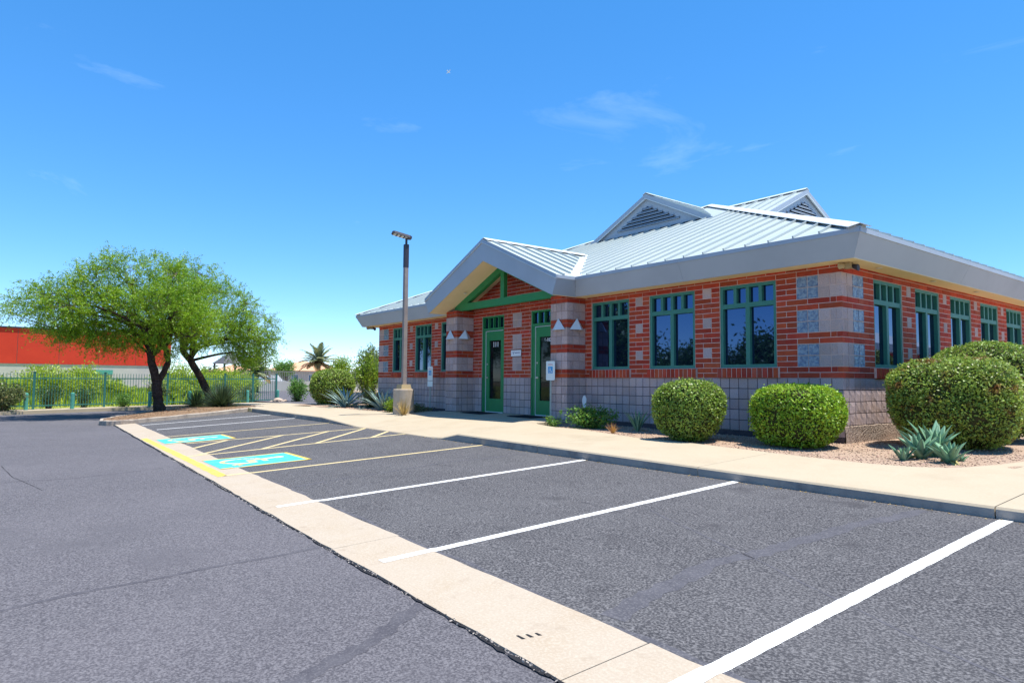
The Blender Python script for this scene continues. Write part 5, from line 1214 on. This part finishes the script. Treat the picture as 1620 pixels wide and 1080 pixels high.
# shrubs by and behind the fence
leafy('bush', (-26.9, -11.45, -0.42), 0.75, 0.95, 1.30, 3400, 'leaf_olive', 'olive and reddish bush at the left edge in front of the fence', 'bush', (0.06, 0.11), 16, wd=0.55)
leafy('bush', (-28.75, 0.75, -0.34), 0.62, 0.70, 1.55, 3000, 'leaf_fresh', 'upright fresh green bush at the right-hand end of the fence', 'bush', (0.07, 0.13), 18, wd=0.4)
leafy('bush', (-28.9, -9.9, -0.42), 0.6, 0.75, 1.15, 1500, 'leaf_dark', 'dark twiggy bush behind the fence between the two left bollards', 'bush', (0.05, 0.10), 16)
leafy('bush', (-29.6, -8.6, -0.42), 0.7, 0.75, 1.0, 1600, 'leaf_dark', 'dark green bush behind the fence right of the second bollard', 'bush', (0.05, 0.10), 16)
leafy('bush', (-29.0, -7.15, -0.41), 0.5, 0.55, 0.75, 1300, 'leaf_fresh', 'small rounded bush at the fence left of the forked trunk', 'bush', (0.05, 0.10), 14)
leafy('bush', (-29.0, -5.75, -0.40), 0.55, 0.6, 1.35, 1700, 'leaf_olive', 'reddish-tipped bush at the fence right of the forked trunk', 'bush', (0.06, 0.11), 14)
leafy('bush', (-31.6, -2.4, -0.40), 0.8, 1.0, 1.2, 2000, 'leaf_dark', 'grey-green bush behind the fence right of the desert spoon', 'bush', (0.06, 0.11), 16)
leafy('bush', (-31.9, -0.9, -0.40), 0.7, 0.8, 1.1, 1700, 'leaf_olive', 'dull green bush behind the right-hand fence panel', 'bush', (0.06, 0.11), 16)
fb = [(-35.5, -11.6, 1.9, 1.7), (-34.5, -9.9, 2.1, 2.4), (-36.5, -8.2, 2.3, 2.5), (-35.2, -6.9, 1.4, 1.5), (-38.5, -2.9, 2.3, 2.9), (-37.0, -1.1, 2.2, 2.6), (-39.5, 0.4, 2.1, 2.5), (-33.2, -4.2, 1.3, 1.5), (-40, -10.2, 2.2, 2.2)]
fl = ['bright yellow-green bush in the field at the far left, behind the fence', 'bright yellow-green bush in the field behind the leftmost fence post', 'tall yellow-green bush in the field behind the second fence post', 'low yellow-green bush in the field left of the forked trunk', 'tall yellow-green bush in the field behind the slanting trunk',
      'yellow-green bush in the field behind the desert spoon', 'yellow-green bush in the field left of the nearer palm', 'low yellow-green bush in the field between the two trunks', 'pale yellow-green bush in the field close to the red wall base']
for (x, y, r, h), lab in zip(fb, fl): leafy('field_bush', (x, y, -0.48), r * 0.85, r * 0.92, h * 0.86, 9500, 'leaf_field', lab, 'bush', (0.10, 0.19), 26, wd=0.3, group='bushes in the field behind the fence')
gr = RNG.uniform((-60, -16), (-31.5, -0.5), (16000, 2)); n = len(gr)
P = np.column_stack([gr, np.full(n, -0.47)]); T = unit(RNG.normal(size=(n, 3)) * 0.35 + np.array([0, 0, 1.0])); ln = RNG.uniform(0.3, 0.85, n)
o = leaves('field_grass', P + T * ln[:, None] * 0.45, T, rdir(n), ln, ln * 0.14, 'leaf_field'); tag(o, 'tall yellow-green grass growing in the field behind the fence', 'grass', kind='stuff')
sheet('field_path', [(-39, -8.4, -0.455), (-38, -5.6, -0.455), (-62, -2.5, -0.455), (-62, -6.5, -0.455)], 'wall_grey')

# leaf litter on the island
n = 1500; a = RNG.uniform(0, 1, (n, 3)); ip = np.array(inner); tri = RNG.integers(0, len(ip), n); c0 = np.array([cen.x, cen.y]); t = np.sqrt(a[:, 0])[:, None]
pp = c0 + t * ((ip[tri] * (1 - a[:, 1:2]) + ip[(tri + 1) % len(ip)] * a[:, 1:2]) - c0); rz_ = np.array([p[2] for p in rim]); P = np.column_stack([pp, -0.22 + t[:, 0] * (rz_[tri] - 0.02 + 0.22) + 0.012])
o = leaves('leaf_litter', P, rdir(n) * np.array([1, 1, 0.2]), np.tile([0, 0, 1.0], (n, 1)) + rdir(n) * 0.3, 0.07, 0.03, 'spoon_dry'); tag(o, 'dry fallen leaves scattered over the island soil', 'leaves', kind='stuff')

n = 420; lx = RNG.uniform(-13, 4.5, n); ly = -4.13 - np.abs(RNG.normal(size=n)) * 0.05; lz = -0.300 + 0.0456 * (ly + 4.15) + 0.006
o = leaves('kerb_litter', np.column_stack([lx, ly, lz]), rdir(n) * np.array([1, 1, 0.15]), np.tile([0, 0, 1.0], (n, 1)) + rdir(n) * 0.35, RNG.uniform(0.012, 0.045, n), RNG.uniform(0.008, 0.016, n), 'straw'); tag(o, 'dry grit and leaf bits gathered along the foot of the kerb', 'litter', kind='stuff')

# ------------------------------------------------------------------ far things
RB = empty('red_building', (-80, -18, -0.6), 0, 'long red-panelled building with pale block base behind the field', 'building')
ys = np.arange(-14.4, 22, 3.61)
for a, b in zip(ys[:-1], ys[1:]):
    b = min(b, 21.7)
    MB().box(-6, 0.0, a + 0.02, b - 0.02, 2.95, 6.62).build('red_panel', 'red_wall', RB)
MB().box(-8, -0.08, -14.4, 21.7, 0, 6.6).build('wall', 'pale_wall', RB)
MB().box(-6.1, 0.12, -14.5, 21.8, 6.62, 6.78).build('roof_edge', 'bronze', RB)
MB().box(-6, -0.02, -14.4, 21.72, 2.86, 2.93).build('base_ledge', 'pale_wall', RB)
MB().box(-0.06, 0.02, 14.2, 15.9, 1.9, 2.4).build('vent_grille', 'bollard', RB)

def house(loc, w, d, h, rh, wallm, roofm, label):
    e = empty('house', loc, 0, label, 'house', 'houses beyond the road'); MB().box(-d, 0, 0, w, -0.3, h).build('wall', wallm, e)
    ov = 0.6; mb = MB(); mb.add([(ov, -ov, h), (ov, w + ov, h), (-d - ov, w + ov, h), (-d - ov, -ov, h), (-d / 2, d / 2, h + rh), (-d / 2, w - d / 2, h + rh)], [(0, 1, 5, 4), (1, 2, 5), (2, 3, 4, 5), (3, 0, 4), (3, 2, 1, 0)]); mb.build('roof', roofm, e)
    for i in range(3):
        y = w * (0.2 + 0.3 * i); f = MB().box(-0.02, 0.04, y - 0.6, y + 0.6, 0.9, 2.0).build('window', 'white', e); MB().box(0.041, 0.05, y - 0.5, y + 0.5, 1.0, 1.9).build('pane', 'glass', f)
house((-90, 20.2, -0.3), 8.5, 7.5, 2.5, 1.5, 'pale_wall', 'peach', 'low house with peach tiled roof behind the farther palm')
house((-95, 31.0, -0.3), 9, 7, 2.3, 1.0, 'white', 'white_metal', 'low white-roofed house right of the farther palm')
house((-105, 14.5, -0.3), 7, 7, 2.3, 1.3, 'pale_wall', 'peach', 'small peach-roofed house between the two palms')
gw = empty('garden_wall', (-64, 11, -0.35), 0, 'low beige block wall with grey railing at the end of the back road', 'wall')
MB().box(-0.2, 0, -4, 24, 0, 1.05).build('block_wall', 'pale_wall', gw)
MB().box(-0.12, -0.06, -4, 24, 2.05, 2.12).build('rail', 'wall_grey', gw); 
for i in range(10): MB().box(-0.14, -0.04, -3.8 + i * 3.0, -3.7 + i * 3.0, 1.05, 2.15).build('post', 'wall_grey', gw)
mb = MB()
for i in range(150): mb.box(-0.11, -0.07, -3.9 + i * 0.186, -3.86 + i * 0.186, 1.05, 2.06)
o = mb.build('pickets', 'wall_grey', gw, fix=False); o['kind'] = 'stuff'
pv = empty('shade_pavilion', (-76, 9.3, -0.4), 0.2, 'dark pyramid-roofed shade shelter behind the slanting tree', 'pavilion')
mb = MB(); mb.add([(-1.5, -1.5, 3.1), (1.5, -1.5, 3.1), (1.5, 1.5, 3.1), (-1.5, 1.5, 3.1), (0, 0, 4.5)], [(0, 1, 4), (1, 2, 4), (2, 3, 4), (3, 0, 4), (3, 2, 1, 0)]); mb.build('roof', 'pavilion', pv)
for sx in (-1.25, 1.25):
    for sy in (-1.25, 1.25): MB().box(sx - 0.09, sx + 0.09, sy - 0.09, sy + 0.09, 0, 3.12).build('post', 'pavilion', pv)
fp = empty('street_light', (-72, 12.2, -0.4), 0, 'thin dark street light pole above the nearer palm', 'street light')
MB().tube([(0, 0, 0), (0, 0, 5.4)], [0.07, 0.05], 8).build('pole', 'bronze', fp); MB().box(-0.12, 0.12, -0.5, 0.1, 5.38, 5.5).build('lamp_head', 'bronze', fp)

def pickup(loc, rz, label):
    e = empty('pickup_truck', loc, rz, label, 'truck', 'white vehicles parked beyond the fence')
    mb = MB()
    prof = [(-2.6, 0.45), (-2.62, 1.0), (-1.0, 1.08), (-0.9, 1.12), (-0.55, 1.72), (0.75, 1.74), (1.25, 1.14), (2.45, 1.02), (2.62, 0.85), (2.62, 0.45)]
    V = [(-0.90 + (0.12 if z > 1.3 else 0), x, z) for x, z in prof] + [(0.90 - (0.12 if z > 1.3 else 0), x, z) for x, z in prof]; k = len(prof)
    mb.add(V, [tuple(range(k)), tuple(range(2 * k - 1, k - 1, -1))] + [(i, (i + 1) % k, (i + 1) % k + k, i + k) for i in range(k)]); body = mb.build('body', 'car_white', e)
    for s in (-1, 1):
        MB().add([(s * 0.885, -0.62, 1.16), (s * 0.885, 0.10, 1.16), (s * 0.80, 0.10, 1.62), (s * 0.80, -0.42, 1.62)], [(0, 1, 2, 3)]).build('side_window', 'glass', body, fix=False)
        MB().add([(s * 0.885, 0.18, 1.16), (s * 0.885, 1.05, 1.16), (s * 0.80, 0.72, 1.62), (s * 0.80, 0.18, 1.62)], [(0, 1, 2, 3)]).build('side_window', 'glass', body, fix=False)
        for y in (-1.7, 1.65):
            w = MB().lathe([(0.37, 0), (0.37, 0.22)], (0, 0, 0), 16); w.v = [(s * 0.78 + v[2] * s * 0.7, v[1] + y, v[0] + 0.37) for v in w.v]; wh = w.build('wheel', 'tyre', e)
            w = MB().lathe([(0.2, 0), (0.2, 0.02)], (0, 0, 0), 12); w.v = [(s * 0.94 + v[2] * s, v[1] + y, v[0] + 0.37) for v in w.v]; w.build('rim', 'steel', wh)
        MB().box(s * 0.55 - 0.15, s * 0.55 + 0.15, 2.6, 2.64, 0.72, 0.9).build('headlight', 'lens', body)
    MB().add([(-0.74, 0.80, 1.70), (0.74, 0.80, 1.70), (0.84, 1.22, 1.18), (-0.84, 1.22, 1.18)], [(0, 1, 2, 3)]).build('windscreen', 'glass', body, fix=False)
    return e
pickup((-66, 10.7, -0.38), R(4), 'white pickup truck parked just right of the nearer palm')
pickup((-66, 6.6, -0.40), R(10), 'white pickup truck parked left of the nearer palm, mostly hidden')

def frond(var, m):
    rs = np.random.default_rng(var); n = 46; L = 1.0; V = []; F = []
    for i in range(n):
        t = 0.12 + 0.88 * i / n; x = L * t * (1 - 0.10 * t); z = 0.30 * t - 0.42 * t * t; l = 0.19 * math.sin(math.pi * (0.12 + 0.85 * t)) + 0.03
        for s in (-1, 1):
            b = len(V); dx, dy, dz = l * 0.55, s * l * 0.85, -l * (0.15 + 0.35 * t) + rs.normal() * 0.02
            V += [(x - 0.012, 0, z), (x + 0.014, 0, z), (x + dx + 0.004, dy, z + dz), (x + dx * 0.5 - 0.01, dy * 0.5, z + dz * 0.35 + 0.01)]; F.append((b, b + 1, b + 2, b + 3))
    for i in range(10):
        t0, t1 = i / 10, (i + 1) / 10; b = len(V)
        for t in (t0, t1):
            x = L * t * (1 - 0.10 * t); z = 0.30 * t - 0.42 * t * t; w = 0.016 * (1 - 0.8 * t); V += [(x, -w, z), (x, w, z)]
        F.append((b, b + 1, b + 3, b + 2))
    me = bpy.data.meshes.new('frond'); me.from_pydata(V, [], F); me.materials.append(M[m]); me.update(); return me
FR = [frond(i, 'palm_leaf') for i in range(3)]; FD = [frond(i + 5, 'palm_dry') for i in range(2)]
def palm(loc, th, L, label):
    e = empty('palm_tree', loc, 0, label, 'palm tree', 'date palms beyond the fence'); mb = MB(); pr = []
    for i in range(15): pr += [(0.30 - 0.004 * i, th * i / 15), (0.25 - 0.003 * i, th * (i + 0.8) / 15)]
    pr += [(0.36, th), (0.40, th + 0.25), (0.1, th + 0.5)]; mb.lathe(pr, (0, 0, 0), 12); mb.build('trunk', 'bark', e)
    for i in range(30):
        t = (i + 0.5) / 30; dry = t > 0.74; o = bpy.data.objects.new('frond', random.choice(FD if dry else FR)); link(o, e); l = L * random.uniform(0.85, 1.08); o.scale = (l, l, l)
        o.rotation_euler = Euler((random.uniform(-0.3, 0.3), R(lerp(-76, 26, t ** 0.85) + random.uniform(-8, 8)), i * 2.39996), 'XYZ'); o.location = (0, 0, th + 0.32 - 0.2 * t)
palm((-60, 13.85, -0.4), 2.9, 2.3, 'farther date palm standing clear against the sky left of the building')
palm((-55, 6.2, -0.45), 1.75, 2.1, 'nearer date palm with browned fronds at the right edge of the mesquite')

def round_tree(loc, r, h, m, label, n=3800, leaf=(0.14, 0.26), group='trees on the skyline'):
    e = empty('tree', loc, random.random() * 6, label, 'tree', group); MB().tube([(0, 0, -0.2), (0.1, 0.05, h * 0.3), (0.0, 0.1, h * 0.6)], [0.16, 0.12, 0.05], 7).build('trunk', 'bark', e)
    k = 26; C = rdir(k) * (RNG.random(k) ** 0.4)[:, None] * np.array([r * 0.8, r * 0.8, h * 0.30]) + np.array([0, 0, h * 0.62]); idx = RNG.integers(0, k, n); P = C[idx] + RNG.normal(size=(n, 3)) * r * 0.20
    mb = MB()
    for c in C: mb.tube([(0, 0, h * 0.3), tuple(c * np.array([0.5, 0.5, 0.8])), tuple(c)], [0.06, 0.04, 0.015], 4, cap=False)
    mb.build('limb', 'bark', e)
    ln = RNG.uniform(leaf[0], leaf[1], n); leaves('crown', P, rdir(n), rdir(n) + np.array([0, 0, 0.5]), ln, ln * 0.45, m, e); return e
for loc, r, h, m, lab in (((-80, 17.3, -0.4), 1.7, 3.9, 'leaf_fresh', 'bright green round tree between the two palms'), ((-75, 22.7, -0.4), 1.9, 4.7, 'leaf_yg', 'yellow-green round tree right of the farther palm'), ((-84, 15.0, -0.4), 1.6, 3.0, 'leaf_dark', 'low dark tree behind the nearer palm'),
                          ((-85, 29.8, -0.4), 1.4, 3.3, 'leaf_dark', 'small dark tree in front of the white-roofed house'), ((-90, 34.5, -0.4), 1.7, 3.6, 'leaf_dark', 'dark tree at the right end of the white-roofed house'), ((-46, 13.3, -0.3), 1.6, 4.2, 'leaf_olive', 'thin grey-green tree above the yellow-green bush at the wall'),
                          ((-110, 20.5, -0.4), 2.2, 3.8, 'leaf_dark', 'distant dark tree behind the peach-roofed house'), ((-62, 4.0, -0.4), 1.4, 2.6, 'leaf_olive', 'low olive tree left of the nearer palm')):
    round_tree(loc, r, h, m, lab)
# trees across the car park, mirrored in the front windows
mt = [(-33, -27, 5.0, 8.5, 'large tree mirrored in the front window nearest the porch'), (-40, -36, 5.0, 8.0, 'tall tree mirrored in the windows left of the porch'), (-27, -46, 4.2, 7.0, 'tree mirrored in the left part of the middle front window')]
mt += [(-52 + 5.6 * i, -62 + 2 * math.sin(i * 2.1), 4.3, 6.1 + 0.7 * math.sin(i * 1.7), None) for i in range(12)]
ordn = ['first', 'second', 'third', 'fourth', 'fifth', 'sixth', 'seventh', 'eighth', 'ninth', 'tenth', 'eleventh', 'twelfth']
for q_, (x, y, r, h, lab) in enumerate(mt):
    round_tree((x, y, -0.55), r, h, 'leaf_dark', lab or ordn[q_ - 3] + ' tree of the far row mirrored low in the front windows', 5200, (0.35, 0.65), 'trees across the car park mirrored in the windows')
# neighbouring block mirrored in the side windows
nb_ = empty('neighbour_building', (13, 6, -0.1), 0, 'grey-fasciaed brick building across the side walk, mirrored in the side windows', 'building')
MB().box(0, 12, 0, 34, 0, 3.0).build('wall', 'brickstuff', nb_); mb = MB(); mb.add([(-0.8, -0.8, 3.0), (12.8, -0.8, 3.0), (12.8, 34.8, 3.0), (-0.8, 34.8, 3.0), (-0.8, -0.8, 3.5), (12.8, -0.8, 3.5), (12.8, 34.8, 3.5), (-0.8, 34.8, 3.5), (6, 8, 6.0), (6, 27, 6.0)], [(0, 1, 5, 4), (1, 2, 6, 5), (2, 3, 7, 6), (3, 0, 4, 7), (4, 5, 8), (5, 6, 9, 8), (6, 7, 9), (7, 4, 8, 9), (3, 2, 1, 0)]); mb.build('roof', 'white_metal', nb_)
for i in range(8): MB().box(-0.05, 0.02, 2 + i * 4, 4 + i * 4, 1.0, 2.6).build('window', 'glass', nb_)

# tiny aircraft
AC = empty('airplane', (-661.0, 399.3, 377.4), R(200), 'tiny pale airplane high in the blue sky above the lamp post', 'airplane')
MB().lathe([(0.05, -5.5), (0.4, -4), (0.6, -1), (0.6, 2.5), (0.35, 4.5), (0.05, 5.2)], (0, 0, 0), 10).build('fuselage', 'sign_white', AC).rotation_euler = (R(90), 0, 0)
MB().slab([(-6, 0.6, 0), (0, -0.9, 0), (6, 0.6, 0), (6, 1.5, 0), (0, 1.0, 0), (-6, 1.5, 0)], (0, 0, -0.15)).build('wing', 'sign_white', AC)
MB().slab([(-2, 4.2, 0.2), (0, 3.6, 0.2), (2, 4.2, 0.2), (2, 4.9, 0.2), (-2, 4.9, 0.2)], (0, 0, -0.1)).build('tailplane', 'sign_white', AC); MB().slab([(0, 3.4, 0.3), (0, 4.9, 0.3), (0, 5.1, 2.2), (0, 4.4, 2.2)], (0.1, 0, 0)).build('fin', 'sign_white', AC)
AC.rotation_euler = (R(25), R(30), R(200)); AC.scale = (0.55, 0.55, 0.55)
